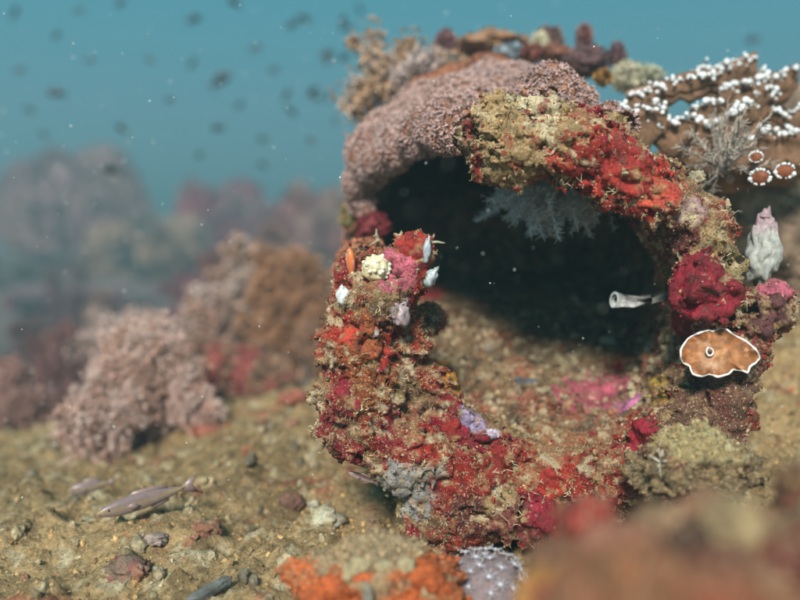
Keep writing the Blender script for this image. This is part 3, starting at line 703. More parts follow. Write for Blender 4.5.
for k in range(5):
    W = pV * (1 + .32 * fbm(pV, 1.9, 2, off=k * 4.1)[:, None]) * rng.uniform(.75, 1.2, (1, 3)); me = mesh_data('polyp', W, pF, np.array([.80, .81, .84]) * (1 - .35 * np.clip(fbm(pV, 1.4, 2, off=k * 2 + 9), 0, 1)[:, None])); me.materials.append(M['white']); PM.append(me)
for ri_, (row, d_) in enumerate(ROWS):
    d_ = 1.0 + (d_ - 1.08) * .7
    q = np.array([[x, y] for x, y in row], float); L_ = np.concatenate([[0], np.cumsum(np.hypot(*np.diff(q, axis=0).T))]); nE = max(8, int(L_[-1] / 2.2))
    u = np.linspace(0, L_[-1], nE); ex = np.interp(u, L_, q[:, 0]); ey = np.interp(u, L_, q[:, 1])
    edg = np.array([at(x, y, d_ + .007 * math.sin(i * .13 + ri_) ) for i, (x, y) in enumerate(zip(ex, ey))])
    down = nrm(np.array([.10, .22, -.80])); nd = 9
    rows = [edg + down * (k / (nd - 1)) * .042 * (1 + .7 * fbm(edg, 30, 2, off=ri_ * 3.3))[:, None] + np.array([0, 0, 1.]) * .004 * math.sin(k * 1.1 + ri_) for k in range(nd)]
    S = np.stack(rows, 1); th_ = np.array([0, -.5, .75]) * .006
    A = S.reshape(-1, 3); A = A + .0035 * np.stack([fbm(A, 30, 2, off=ri_), fbm(A, 30, 2, off=ri_ + 5), fbm(A, 30, 2, off=ri_ + 9)], 1); B = A + nrm(np.array([.0, .75, .65])) * .0035
    ii, jj = np.meshgrid(np.arange(nE - 1), np.arange(nd - 1), indexing='ij'); q0 = (ii * nd + jj).ravel(); Fq = np.stack([q0, q0 + nd, q0 + nd + 1, q0 + 1], 1); n0 = len(A)
    Fb = Fq[:, ::-1] + n0
    i = np.arange(nE - 1); s1 = np.stack([i * nd, i * nd + n0, (i + 1) * nd + n0, (i + 1) * nd], 1); s2 = np.stack([i * nd + nd - 1, (i + 1) * nd + nd - 1, (i + 1) * nd + nd - 1 + n0, i * nd + nd - 1 + n0], 1)
    j = np.arange(nd - 1); s3 = np.stack([j, j + 1, j + 1 + n0, j + n0], 1); e0 = (nE - 1) * nd; s4 = np.stack([e0 + j, e0 + j + n0, e0 + j + 1 + n0, e0 + j + 1], 1)
    AB = np.concatenate([A, B]); C = PB * (1 + .45 * fbm(AB, 40, 3, off=ri_)[:, None])
    pl = mesh_obj('plate', AB, [Fq, Fb, s1, s2, s3, s4], C, M['coral'], tier)
    npz = int(L_[-1] / 3.3)
    for k in range(npz):
        uu = (k + .5 + rng.normal() * .2) / npz * (nE - 1); i0 = int(np.clip(uu, 0, nE - 2)); pp = edg[i0] * (1 - (uu - i0)) + edg[i0 + 1] * (uu - i0)
        rows_ = 1 + (rng.random() < .55)
        for w_ in range(rows_):
            pp2 = pp + np.array([rng.normal() * .0016, -.002 + rng.normal() * .002, 0.0008 + rng.normal() * .0022]) + (down * rng.uniform(.003, .006) + np.array([0, -.006, 0]) if w_ else 0)
            add_part(PM[rng.integers(0, 5)], 'polyp', pl, pp2, rng.normal(size=3), float(rng.choice([.0016, .0024, .0030, .0037]) * (.8 if w_ else 1)))
# cup-shaped polyps low on the right
for (x, y, r_) in ((760, 177, 9.5), (785, 171, 9), (756, 157, 6.5)):
    c0 = at(x, y, .93); rad = r_ * .93 / FPX; nn = nrm(CAM_LOC - c0); A = frames(np.array([nn]), False)[0]
    V, F = lump(c0, (rad, rad * .8, rad * .6), 3, .1, axes=A); cup = mesh_obj('cup', V, F, np.array([.22, .07, .03]) * (1 + .4 * fbm(V, 90, 2)[:, None]), M['coral'], tier)
    st_ = at(x, y + 3, 1.10); V, F = tube(np.stack([st_, (st_ + c0) / 2, c0]), [rad * .8, rad * .7, rad * .8], 8); mesh_obj('cup_stem', V, F, PB, M['coral'], tier)
    for k in range(17):
        a = k * 2 * np.pi / 17 + rng.normal() * .08; add_part(PM[rng.integers(0, 5)], 'polyp', cup, c0 + A[:, 0] * math.cos(a) * rad + A[:, 1] * math.sin(a) * rad * .8 + nn * rad * .35, rng.normal(size=3), float(rad * rng.uniform(.10, .22)))
V, F = lump(at(745, 150, 1.16), (.10, .06, .055), 5, .3, 1.6, off=8); mesh_obj('coral_base', V, F, PB * (1 + .5 * fbm(V, 25, 3)[:, None]), M['coral'], tier)

# grey feathery hydroid in front of it
def hydroid(name, label, cat, base, updir, size, n, c, seed, rad=.0007, spread=.8, seg=5, side=5, grav=None, mat='turf', curl=.13, bj=(0, 0, 0)):
    r = np.random.default_rng(seed); t = thing(name, label, cat, base)
    V, F = lump(base, (size * .12,) * 3, 2, .2, off=seed); mesh_obj('holdfast', V, F, np.asarray(c) * .6, M['coral'], t)
    for i in range(n):
        d = nrm(nrm(updir) + r.normal(size=3) * spread * .55); L_ = size * r.uniform(.6, 1.1); cc_ = curve(np.asarray(base) + r.uniform(-1, 1, 3) * np.asarray(bj), d, L_, seg, curl, r, grav); m = MB(); sh = r.uniform(.7, 1.25)
        V, F = tube(cc_, np.linspace(rad * 1.3, rad * .7, len(cc_)), 4, False); m.add(V, F, np.asarray(c) * sh)
        for q in range(side * seg):
            k0 = r.uniform(.25, 1) * seg; i0 = min(int(k0), seg - 1); p0 = cc_[i0] + (cc_[i0 + 1] - cc_[i0]) * (k0 - i0)
            e = p0 + nrm(d * .8 + r.normal(size=3) * .8) * L_ * r.uniform(.07, .16)
            V, F = tube(np.stack([p0, e]), [rad * .8, rad * .5], 3, False); m.add(V, F, np.asarray(c) * sh * 1.15)
        m.build('branch', M[mat], t, False)
    return t
hydroid('hydroid', 'grey feathery hydroid bush below the white fringed coral', 'hydroid', at(722, 168, .98), nrm(np.array([.0, -.3, 1.])), .072, 44, np.array([.36, .31, .27]), 31, .0008, 1.3, 5, 4)
# white feathery bush hanging from the roof inside the drum
p, n_, d = hit(560, 185)
hydroid('hydroid', 'bluish white feathery bush hanging from the roof inside the drum', 'hydroid', at(568, 184, .97), nrm(np.array([-.45, .1, -.6])), .060, 190, np.array([.56, .63, .68]), 32, .0005, 1.2, 6, 11, bj=(.055, .03, .006))

# ------------------------------------------------------------------ flatworm on the rim
OUT = [(205, 470), (205, 450), (215, 430), (240, 395), (262, 381), (285, 370), (315, 359), (345, 352), (365, 358), (383, 350), (400, 342), (430, 345), (447, 356), (465, 372), (492, 387), (520, 400), (540, 414), (560, 430), (577, 444), (590, 460), (600, 490), (580, 515), (562, 525), (550, 535), (540, 565), (520, 555), (490, 550), (465, 548), (455, 560), (445, 570), (418, 578), (390, 585), (365, 576), (340, 570), (325, 578), (310, 582), (286, 578), (265, 570), (256, 550), (250, 530), (232, 522), (215, 512), (205, 492)]
o2 = np.array([(640 + x / 5, 260 + y / 5) for x, y in OUT]); ctr2 = np.array([719, 354.])
q = np.concatenate([o2, o2[:1]]); L_ = np.concatenate([[0], np.cumsum(np.hypot(*np.diff(q, axis=0).T))]); nO = 160; u = np.linspace(0, L_[-1], nO, endpoint=False); o2 = np.stack([np.interp(u, L_, q[:, 0]), np.interp(u, L_, q[:, 1])], 1)
wd = hit(719, 354)[2] - .016
wdp = min(hit(x, y)[2] for x, y in ((700, 345), (719, 354), (735, 350), (710, 365), (690, 350), (745, 345), (725, 340), (700, 370))) - .006
wb = at(719, 354, wdp)
worm = thing('flatworm', 'orange brown flatworm with a wavy white margin on the right side of the drum', 'flatworm', wb)
TILT = .35
def wpt(x, y, lift): return at(x, y, wdp - TILT * (y - 354) / FPX * .8 - lift)
nR = 20; V = []; Cw = []
ang = np.arange(nO) * 2 * np.pi / nO
for k in range(nR + 1):
    f = k / nR
    for i in range(nO):
        x, y = ctr2 + (o2[i] - ctr2) * f
        ruf = (.0032 * math.sin(ang[i] * 7 + 1.0) + .002 * math.sin(ang[i] * 13 + 2.0)) * f ** 4 + .003 * f ** 2.5 - .0055 * (1 - f) ** 1.5 * -1
        V.append(wpt(x, y, ruf))
        c = np.array([.37, .17, .07]) * (1 - f) + np.array([.24, .085, .025]) * f
        V_ = V[-1]; Cw.append(c)
V = np.array(V); Cw = np.array(Cw); 
mm = fbm(V, 70, 3, off=3)[:, None]; Cw = Cw * (1 + .3 * mm); w = sstep(.2, .6, fbm(V, 110, 2, off=8) + .5 * (1 - np.repeat(np.linspace(0, 1, nR + 1), nO)))[:, None] * .45; Cw = Cw * (1 - w) + np.array([.62, .33, .17]) * w
pp_ = np.array([ctr2 + (o2[i] - ctr2) * (k / nR) for k in range(nR + 1) for i in range(nO)]); w = (.55 * np.exp(-(((pp_[:, 0] - 713) / 9) ** 2 + ((pp_[:, 1] - 365) / 4) ** 2)) * (1 + .5 * fbm(V, 200, 2)))[:, None]; Cw = Cw * (1 - w) + np.array([.66, .44, .30]) * w
ii, jj = np.meshgrid(np.arange(nR), np.arange(nO), indexing='ij'); a = (ii * nO + jj).ravel(); b2 = (ii * nO + (jj + 1) % nO).ravel(); Fw = np.stack([a, b2, b2 + nO, a + nO], 1)
n0 = len(V); thick = FWD * .0022; Vb = V + thick * (1 - .6 * np.repeat(np.linspace(0, 1, nR + 1), nO) ** 4)[:, None]
ri_ = nR * nO + np.arange(nO); rj = nR * nO + (np.arange(nO) + 1) % nO
mesh_obj('body', np.concatenate([V, Vb]), [Fw[:, ::-1], Fw + n0, np.stack([ri_, rj, rj + n0, ri_ + n0], 1)], np.concatenate([Cw, Cw * .8]), M['worm'], worm)
rim = V[nR * nO:] + thick * .35; loop = np.concatenate([rim, rim[:2]]); Vt, Ft = tube(loop, .0010 * (1 + .35 * fbm(loop, 120, 2)), 6, False); mesh_obj('margin', Vt, Ft, np.array([.86, .84, .84]), M['white'], worm)
g0 = wpt(709.5, 351.5, .0075); sp_ = []
for k in range(31):
    k = k / 30 * 14
    a = k / 14 * 6.0 + 1.9; rr = .0034 - .0008 * k / 14; sp_.append(g0 + RGT * math.cos(a) * rr + UPV * math.sin(a) * rr * 1.25 - FWD * (.001 + .001 * k / 14))
Vt, Ft = tube(np.array(sp_), np.linspace(.0011, .0007, 31), 6); V2, F2 = lump(g0 - FWD * .0004, (.0024, .0028, .0012), 3, .2); mesh_obj('gill_pocket', V2, F2, np.array([.10, .05, .04]), M['worm'], worm); mesh_obj('gill', Vt, Ft, np.array([.80, .76, .76]), M['white'], worm)

# ------------------------------------------------------------------ sea squirts and other small animals
def squirt(name, label, cat, px_, py_, d_, w, h, c, ctop, seed, lean=0.0, siphon=True, n=4, amp=.38, surf=False, mat='tunic'):
    c0 = at(px_, py_, d_); w = w * d_ / FPX / 2; h = h * d_ / FPX / 2; t = thing(name, label, cat, c0 - np.array([0, 0, h]))
    ax = nrm(np.array([lean, 0, 1.])); A = np.stack([np.cross([0, 1., 0], ax), [0, 1., 0], ax], 1)
    V, F = ico(n); V = V.copy(); tz = V[:, 2]; rr = 1 + amp * fbm(V, 2.0, 3, off=seed) + .16 * ridged(V, 3.5, 2, off=seed)
    V = V * rr[:, None]; V[:, :2] *= (1 - .32 * np.clip(tz, -1, 1))[:, None]; W = V * np.array([w, w, h]) @ A.T + c0
    k = sstep(.25, .75, tz + .25 * fbm(V, 2, 2, off=seed))[:, None]; C = np.asarray(c) * (1 + .3 * fbm(V, 3, 3, off=seed + 3)[:, None]) * (1 - k) + np.asarray(ctop) * k
    mesh_obj('body', W, F, C, M[mat], t)
    if siphon:
        th = np.linspace(0, 2 * np.pi, 15); top = c0 + ax * h * .98; ring = top + (A[:, 0][None] * np.cos(th)[:, None] + A[:, 1][None] * np.sin(th)[:, None]) * w * .36
        Vt, Ft = tube(np.concatenate([ring, ring[1:2]]), w * .13, 5, False); mesh_obj('siphon', Vt, Ft, np.asarray(ctop) * 1.1, M[mat], t)
    return t
squirt('sea_squirt', 'white wrinkled sea squirt with a mauve top, standing at the right edge of the drum', 'sea squirt', 763, 247, .90, 26, 62, np.array([.40, .41, .39]), np.array([.36, .25, .28]), 3, .05, amp=.3, mat='coral')
# cream knobbly squirt on the stub
p, n_, d = hit(376, 270)
cs = thing('sea_squirt', 'cream knobbly sea squirt on top of the left stub', 'sea squirt', p)
V, F = lump(at(376, 268, d - .006), (.0125, .011, .0115), 4, .12, rid=.16, off=2); mesh_obj('body', V, F, np.array([.66, .58, .38]) * (1 + .3 * fbm(V, 150, 3)[:, None]), M['tunic'], cs)
for k in range(16):
    a = rng.normal(size=3); a = nrm(a - FWD * .6 + UPV * .4); V, F = lump(at(376, 268, d - .006) + a * .0125, (.0022, .0022, .0034), 2, .2, axes=frames(np.array([a]))[0]); mesh_obj('knob', V, F, np.array([.78, .74, .58]), M['tunic'], cs)
squirt('sea_squirt', 'small pale blue sea squirt on the inner edge of the left stub', 'sea squirt', 431, 277, hit(428, 277)[2] - .001, 11, 20, np.array([.36, .42, .46]), np.array([.46, .52, .54]), 5, .7, n=3)
squirt('sea_squirt', 'tiny bluish white sea squirt at the tip of the left stub', 'sea squirt', 427, 250, hit(422, 250)[2] - .001, 7, 22, np.array([.36, .41, .46]), np.array([.44, .49, .52]), 6, .1, n=3)
squirt('sea_squirt', 'white sea squirt on the outer left edge of the stub', 'sea squirt', 343, 296, min(hit(346, 296, .87)[2], .88) - .002, 12, 18, np.array([.50, .53, .54]), np.array([.62, .64, .64]), 7, -.1, n=3)
squirt('sea_squirt', 'translucent lilac sea squirt below the cream one on the stub', 'sea squirt', 401, 314, hit(401, 314)[2] + .002, 15, 22, np.array([.34, .27, .30]), np.array([.42, .34, .37]), 8, .1, n=3)
squirt('sea_squirt', 'tiny white sea squirt with a red spot on the stub', 'sea squirt', 374, 331, hit(374, 331)[2] - .004, 10, 11, np.array([.48, .40, .38]), np.array([.5, .08, .05]), 9, .2, n=3)
# white tube worm sticking out of the right inner wall
c0 = at(684, 300, .95); c1 = at(614, 299, .925); t = thing('tube_worm', 'pale tube jutting from the right inner wall of the drum', 'tube worm', c0)
cc_ = np.array([c0 + (c1 - c0) * u + np.array([0, 0, .0025 * math.sin(u * 6)]) for u in np.linspace(0, 1, 9)]); rd = .0085 * np.array([.7, .66, .62, .6, .62, .68, .8, .95, 1.12]) * (1 + .08 * rng.normal(size=9))
Vo, Fo = tube(cc_, rd, 16, False); Vi, Fi = tube(cc_, rd * .72, 16, False); n0 = len(Vo); e = 8 * 16; j = np.arange(16); 
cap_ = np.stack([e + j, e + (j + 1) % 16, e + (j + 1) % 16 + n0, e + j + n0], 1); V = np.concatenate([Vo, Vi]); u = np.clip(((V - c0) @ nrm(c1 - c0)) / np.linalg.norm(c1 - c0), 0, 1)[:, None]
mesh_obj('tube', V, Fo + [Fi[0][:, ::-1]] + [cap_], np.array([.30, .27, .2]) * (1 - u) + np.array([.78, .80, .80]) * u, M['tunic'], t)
# little white branching things in the dark
def sprig(name, label, cat, p0, size, n, c, seed, dirn=None):
    r = np.random.default_rng(seed); t = thing(name, label, cat, p0)
    V, F = lump(p0, (size * .2,) * 3, 2, .2, off=seed); mesh_obj('centre', V, F, np.asarray(c), M['white'], t)
    for k in range(n):
        d = nrm(r.normal(size=3) + (0 if dirn is None else np.asarray(dirn) * 1.4)); cc = curve(p0, d, size * r.uniform(.6, 1.1), 4, .35, r); V, F = tube(cc, np.linspace(size * .11, size * .05, 5), 5); mesh_obj('arm', V, F, np.asarray(c) * r.uniform(.8, 1.1), M['white'], t)
    return t
p, n_, d = hit(490, 353); sprig('star_polyp', 'tiny whitish star on the silt inside the drum, at left', 'polyp', p + n_ * .004, .011, 7, np.array([.40, .36, .33]), 41, n_)
p, n_, d = hit(577, 299); sprig('feather_polyp', 'little pale sprig in the dark centre of the drum', 'polyp', at(577, 299, 1.14), .014, 6, np.array([.42, .40, .36]), 42, np.array([-.6, -.3, .3]))
V, F = tube(np.stack([at(577, 299, 1.14), (at(577, 299, 1.14) + at(600, 330, 1.28)) / 2, at(600, 335, 1.32)]), .0012, 5); mesh_obj('stem', V, F, np.array([.3, .25, .2]), M['white'], bpy.data.objects['feather_polyp'])
p, n_, d = hit(608, 342); V, F = lump(p, (.013, .009, .009), 3, .35, off=3); t = thing('shell', 'pale bit of shell on the right inner slope of the drum', 'shell', p); mesh_obj('valve', V, F, np.array([.44, .42, .33]), M['white'], t)
sprig('feather_polyp', 'forked cream sprig behind the tip of the stub', 'polyp', at(378, 240, .93), .014, 4, np.array([.45, .38, .26]), 43, np.array([0, 0, 1.]))
sprig('feather_polyp', 'short pale twig sticking out right of the stub tip', 'polyp', at(430, 243, .87), .016, 3, np.array([.48, .45, .36]), 44, np.array([1., 0, .6]))
p, n_, d = hit(661, 465); 

# ------------------------------------------------------------------ fish
def fish_mesh(L_, Hh, Wd, prof=None, n=14, sides=12):
    u = np.linspace(0, 1, n); h = Hh * (np.sin(np.pi * np.clip(u, 0, 1) ** .72) ** .8 * .94 + .10 * u + .03); 
    th = np.arange(sides) * 2 * np.pi / sides
    V = np.stack([np.repeat(L_ * (.5 - u), sides), (Wd / Hh * h[:, None] * np.cos(th)[None]).ravel(), (h[:, None] * np.sin(th)[None]).ravel()], 1)
    i = np.arange(n - 1)[:, None] * sides; j = np.arange(sides)[None]; k = (j + 1) % sides
    F = np.stack([i + j, i + sides + j, i + sides + k, i + k], 2).reshape(-1, 4); V = np.concatenate([V, [[L_ * .51, 0, 0], [-L_ * .5, 0, 0]]]); b = n * sides; j = np.arange(sides)
    return V, [F, np.stack([j, (j + 1) % sides, np.full(sides, b)], 1), np.stack([(n - 1) * sides + (j + 1) % sides, (n - 1) * sides + j, np.full(sides, b + 1)], 1)]
def fin(pts, th=.0006):
    """flat fin of real thickness from an outline in the fish's own x-z plane"""
    q = np.array(pts, float); A = np.stack([q[:, 0], np.full(len(q), th), q[:, 1]], 1); B = A * [1, -1, 1]; n = len(q); c = q.mean(0)
    V = np.concatenate([A, B, [[c[0], th * 1.5, c[1]], [c[0], -th * 1.5, c[1]]]]); j = np.arange(n); k = (j + 1) % n
    return V, [np.stack([j, k, np.full(n, 2 * n)], 1), np.stack([k + n, j + n, np.full(n, 2 * n + 1)], 1), np.stack([j, j + n, k + n, k], 1)]
def orient(o, p, head, roll=0.0, upv=(0, 0, 1.)):
    x = nrm(head); z = np.asarray(upv) - x * (np.asarray(upv) @ x); z = nrm(z); y = np.cross(z, x); 
    o.matrix_world = Matrix.Translation(Vector(p)) @ Matrix(np.stack([x, y, z], 1).tolist()).to_4x4()
def part_local(name, V, F, C, mat, parent, smooth=True):
    me = mesh_data(name, V, F, C, smooth); me.materials.append(mat); o = bpy.data.objects.new(name, me); COL.objects.link(o); o.parent = parent; return o
def fish(name, label, cat, p, head, L_, Hh, colf, cfin, upv=(0, 0, 1.), eye=True, eyec=(.02, .02, .02), wd=.55, forked=True):
    t = thing(name, label, cat, p); orient(t, p, head, upv=upv)
    V, F = fish_mesh(L_, Hh, Hh * wd, n=18, sides=16); part_local('body', V, F, colf(V / np.array([L_, Hh, Hh])), M['fish'], t)
    tl = [(-.46, .025), (-.56, .08), (-.66, .11), (-.59, 0), (-.66, -.11), (-.56, -.08), (-.46, -.025)] if forked else [(-.46, .04), (-.58, .10), (-.64, .07), (-.66, 0), (-.64, -.07), (-.58, -.10), (-.46, -.04)]
    V, F = fin([(x * L_, z * L_) for x, z in tl]); part_local('tail_fin', V, F, cfin, M['fish'], t)
    hz = Hh / L_; V, F = fin([(x * L_, z * L_) for x, z in [(.16, hz * .8), (.08, hz * 1.35), (-.10, hz * 1.3), (-.30, hz * .95), (-.32, hz * .45), (0, hz * .8)]]); part_local('dorsal_fin', V, F, cfin, M['fish'], t)
    V, F = fin([(x * L_, z * L_) for x, z in [(-.06, -hz * .8), (-.14, -hz * 1.3), (-.30, -hz * .9), (-.30, -hz * .5)]]); part_local('anal_fin', V, F, cfin, M['fish'], t)
    if eye:
        for s in (1, -1):
            V, F = ico(2); part_local('eye', V * Hh * .15 + np.array([L_ * .37, s * Hh * wd * .62, Hh * .18]), F, np.array(eyec), M['fish'], t)
            V, F = fin([(x * L_, z * L_) for x, z in [(.20, .0), (.10, .03), (.03, -.03), (.10, -.06)]]); V = V + np.array([0, s * Hh * wd * .95, 0]); part_local('pectoral_fin', V, F, cfin, M['fish'], t)
    return t
def goat(V):
    z = V[:, 2:3]; base = np.array([.20, .145, .15]) + np.array([.10, .075, .06]) * sstep(.2, -.8, z); st = sstep(.2, .05, np.abs(z - .12)); return base * (1 - st) + np.array([.33, .25, .09]) * st
def near_fish(px0, py0, px1, py1, d0, d1, Hpx, label):
    dg = min((ghit(px0, py0 + 6)[0] - CAM_LOC) @ FWD, (ghit(px1, py1 + 6)[0] - CAM_LOC) @ FWD) - .045; d1 = dg + (d1 - d0); d0 = dg
    a, b = at(px0, py0, d0), at(px1, py1, d1); L_ = np.linalg.norm(a - b) / 1.12; return fish('striped_fish', label, 'fish', (a * .52 + b * .48), a - b, L_, Hpx * d0 / FPX / 2, goat, np.array([.25, .18, .17]), wd=.6)
near_fish(93, 516, 192, 485, .98, 1.03, 18, 'long purple grey fish with a yellow stripe over the silt, the lower of two')
near_fish(66, 492, 112, 482, 1.06, 1.08, 13, 'shorter purple grey fish with a yellow flank behind the longer one')
def goby(V):
    z = V[:, 2:3]; y = np.abs(V[:, 1:2]); C = np.array([.55, .50, .52]) + 0 * z; k = sstep(-.15, .25, z); return C * (1 - k) + np.array([.62, .17, .05]) * k
pb = at(349, 282, .855)
fish('goby', 'tiny orange and white goby standing upright on the left stub', 'goby', at(351, 263, hit(352, 272, .855)[2] - .004), np.array([-.10, -.05, 1.]), .031, .0058, goby, np.array([.45, .16, .14]), upv=(.45, -1., .1), forked=False, wd=.85)
def dgob(V):
    z = V[:, 2:3]; k = sstep(-.2, .4, z); return np.array([.34, .24, .22]) * (1 - k) + np.array([.10, .06, .06]) * k
fish('goby', 'thin dark goby poking out under the lower left of the drum', 'goby', at(362, 477.5, .86), np.array([-1., -.1, .42]), .030, .0036, dgob, np.array([.22, .16, .14]), forked=False, wd=.8, eyec=(.3, .05, .03))
# the school of dark fish in open water
m = MB(); V, F = fish_mesh(1.0, .23, .11, n=10, sides=8); m.add(V, F, np.array([.012, .016, .02])); V, F = fin([(-.44, .05), (-.60, .22), (-.74, .27), (-.62, 0), (-.74, -.27), (-.60, -.22), (-.44, -.05)], .02); m.add(V, F, np.array([.03, .035, .04]))
V, F = fin([(.2, .18), (.1, .34), (-.2, .28), (-.34, .12), (0, .15)], .015); m.add(V, F, np.array([.03, .035, .04]))
sch = mesh_data('dark_fish', np.concatenate(m.V), m.F, np.concatenate(m.C)); sch.materials.append(M['fish'])
SCH = [(15, 12, 15), (57, 35, 14), (120, 4, 11), (195, 19, 14), (233, 2, 13), (222, 79, 21), (55, 93, 16), (121, 128, 14), (192, 64, 12), (256, 48, 11), (217, 128, 12), (110, 170, 17), (44, 135, 10), (262, 139, 10), (292, 25, 13), (305, 19, 13), (343, 20, 13), (348, 28, 12), (326, 54, 13), (328, 61, 11), (345, 57, 14), (287, 94, 11), (312, 92, 14), (317, 98, 11), (292, 112, 12), (752, 40, 12), (150, 60, 9), (90, 60, 9), (170, 100, 9), (240, 105, 10), (275, 70, 10), (330, 95, 10), (360, 10, 10), (370, 40, 10), (20, 70, 9), (30, 110, 9), (200, 155, 10), (262, 165, 9), (310, 140, 9), (335, 120, 9), (80, 10, 9)]
UNI = {(222, 79): 'largest dark fish of the school in the open water', (752, 40): 'lone dark fish above the white fringed coral at right', (110, 170): 'lowest dark fish, beside the top of the tallest reef head', (15, 12): 'dark fish in the top left corner of the water'}
for i, (x, y, s) in enumerate(SCH):
    o = bpy.data.objects.new('dark_fish', sch); COL.objects.link(o); d_ = 2.2 + .8 * rng.random(); o.scale = (s * d_ / FPX / 1.0,) * 3; o.location = at(x, y, d_)
    a = rng.uniform(-.9, .9) + (np.pi if rng.random() < .5 else 0); o.rotation_euler = (0, rng.normal() * .55, a)
    tag(o, UNI.get((x, y), 'small dark fish of the school swimming far off in open water'), 'fish', 'dark fish schooling in the blue water')

# ------------------------------------------------------------------ growth and rubble around the drum
def crusted_rock(name, label, cat, base, cen, radii, c, c2, seed, sub=5, ntuft=350, ngrain=1400, tsz=(.003, .008), amp=.28, cap=None, extra=None, gs=(.001, .003), tuftc=None, rid=.16):
    t = thing(name, label, cat, base); V, F = lump(cen, radii, sub, amp, 1.7, off=seed * 2.7, rid=rid)
    fq = (1.7 if name == 'near_rock' else .8) / np.min(radii); nz = fbm(V, fq, 3, off=seed)[:, None]; C = np.asarray(c) * (1 + .5 * nz); k = sstep(.0, .22, fbm(V, fq * .75, 3, off=seed + 4))[:, None]; C = C * (1 - k) + np.asarray(c2) * k
    N = nrm((V - np.asarray(cen)) / np.asarray(radii) ** 2)
    if cap is not None: k = sstep(.35, .65, N[:, 2] - .1 + .7 * fbm(V, 30, 3, off=seed))[:, None]; C = C * (1 - k) + np.asarray(cap) * k
    mesh_obj('rock', V, F, C, M['crust'], t)
    P, N, I = sample(V, F, ngrain); k = vis_mask(P, N, -.2); stuff(inst(GRAINS, P[k], frames(N[k]), rng.uniform(gs[0], gs[1], k.sum()), C[I[k]] * rng.uniform(.6, 1.6, (k.sum(), 1))).build('crust_grain', M['crust'], t, False))
    if ntuft:
        P, N, I = sample(V, F, ntuft * 2); k = vis_mask(P, N, -.2) & (N[:, 2] > -.2); stuff(inst(TUFTS, P[k], frames(N[k]), rng.uniform(tsz[0], tsz[1], k.sum()), (np.asarray(tuftc) if tuftc is not None else TAN) * rng.uniform(.8, 1.4, (k.sum(), 1))).build('algal_turf', M['turf'], t, False))
    return t, V, F
c0 = at(694, 472, .76); c0b = c0.copy(); c0b[2] -= .05
t, V, F = crusted_rock('rubble_rock', 'yellowish turf covered rock in front of the right foot of the drum', 'rock', c0b, c0, (.040, .032, .030), np.array([.22, .16, .09]), np.array([.13, .06, .04]), 5, ntuft=420, tsz=(.003, .009), cap=np.array([.40, .33, .17]), tuftc=TAN * 1.2, amp=.4, rid=.3)
V, F = tube(curve(at(731, 472, .75), np.array([.1, 0, 1.]), .024, 5, .2), [.003, .0028, .0026, .003, .005, .004], 7); mesh_obj('knob', V, F, np.array([.48, .42, .24]), M['crust'], t)
sprig('feather_polyp', 'small cream sprig on the left face of the yellowish rock', 'polyp', at(662, 462, .735), .015, 7, np.array([.46, .42, .34]), 47, UPV * .5 - FWD * .3)
c0 = at(378, 592, .70); b = c0.copy(); b[2] = gz(b[0], b[1])
t, V, F = crusted_rock('orange_rock', 'low rock coated in orange sponge with a tan crust at the bottom edge', 'rock', b, c0, (.060, .045, .036), np.array([.50, .13, .04]), np.array([.42, .10, .03]), 6, ntuft=260, ngrain=2500, cap=np.array([.40, .29, .17]), tsz=(.0025, .006))
for k, (x, y, r_) in enumerate([(340, 588, 17), (365, 582, 15), (395, 584, 18), (425, 578, 16), (410, 596, 14), (318, 597, 13), (352, 600, 15), (438, 596, 13)]):
    V, F = lump(at(x, y, .665), (r_ * .00078,) * 3, 4, .35, off=k * 3, rid=.2); mesh_obj('orange_lobe', V, F, np.array([.50, .115, .03]) * (1 + .35 * fbm(V, 60, 2)[:, None]), M['sponge'], t)
for k, (x, y) in enumerate([(385, 568), (405, 566), (360, 566), (348, 575), (428, 590), (375, 590)]):
    V, F = lump(at(x, y, .66), (.007, .006, .006), 3, .4, off=k + 9, rid=.2); mesh_obj('tan_clump', V, F, np.array([.48, .40, .24]), M['crust'], t)
V, F = lump(at(368, 598, .64), (.004, .003, .012), 3, .2, off=2); mesh_obj('spike', V, F, np.array([.30, .28, .24]), M['crust'], t)
# star polyps
c0 = at(485, 588, .74); b = c0.copy(); b[2] = gz(b[0], b[1])
sc_ = thing('star_polyp_colony', 'grey violet colony of star shaped polyps under the bottom rim', 'polyps', b); V, F = lump(c0, (.036, .034, .028), 4, .15, off=3); mesh_obj('base', V, F, np.array([.22, .17, .18]), M['coral'], sc_)
def star_proto(seed):
    r = np.random.default_rng(seed); m = MB()
    for k in range(8):
        a = k * np.pi / 4 + r.normal() * .1; d = np.array([math.cos(a), math.sin(a), .5]); cc = np.stack([[0, 0, .1], d * .5 + [0, 0, .1], d * 1.0 * r.uniform(.85, 1.1) + np.array([0, 0, r.normal() * .2])]); V, F = tube(cc, [.11, .09, .05], 4, False); m.add(V, F, np.array([[.46, .40, .46]] * 8 + [[.62, .58, .66]] * 4))
    V, F = ico(1); m.add(V * .26 + [0, 0, .25], [F], np.array([.70, .76, .82])); V, F = tube(np.array([[0, 0, -.7], [0, 0, .1]]), [.2, .16], 5, False); m.add(V, F, np.array([.3, .24, .24]))
    me = mesh_data('star', np.concatenate(m.V), m.F, np.concatenate(m.C)); me.materials.append(M['white']); return me
ST = [star_proto(600 + k) for k in range(5)]
P, N, I = sample(V=lump(c0, (.036, .034, .028), 4, .15, off=3)[0], F=ico(4)[1], n=900); k = vis_mask(P, N, .1); P, N = P[k], N[k]; keep = []
for i in range(len(P)):
    if all(np.linalg.norm(P[i] - P[j]) > .0085 for j in keep): keep.append(i)
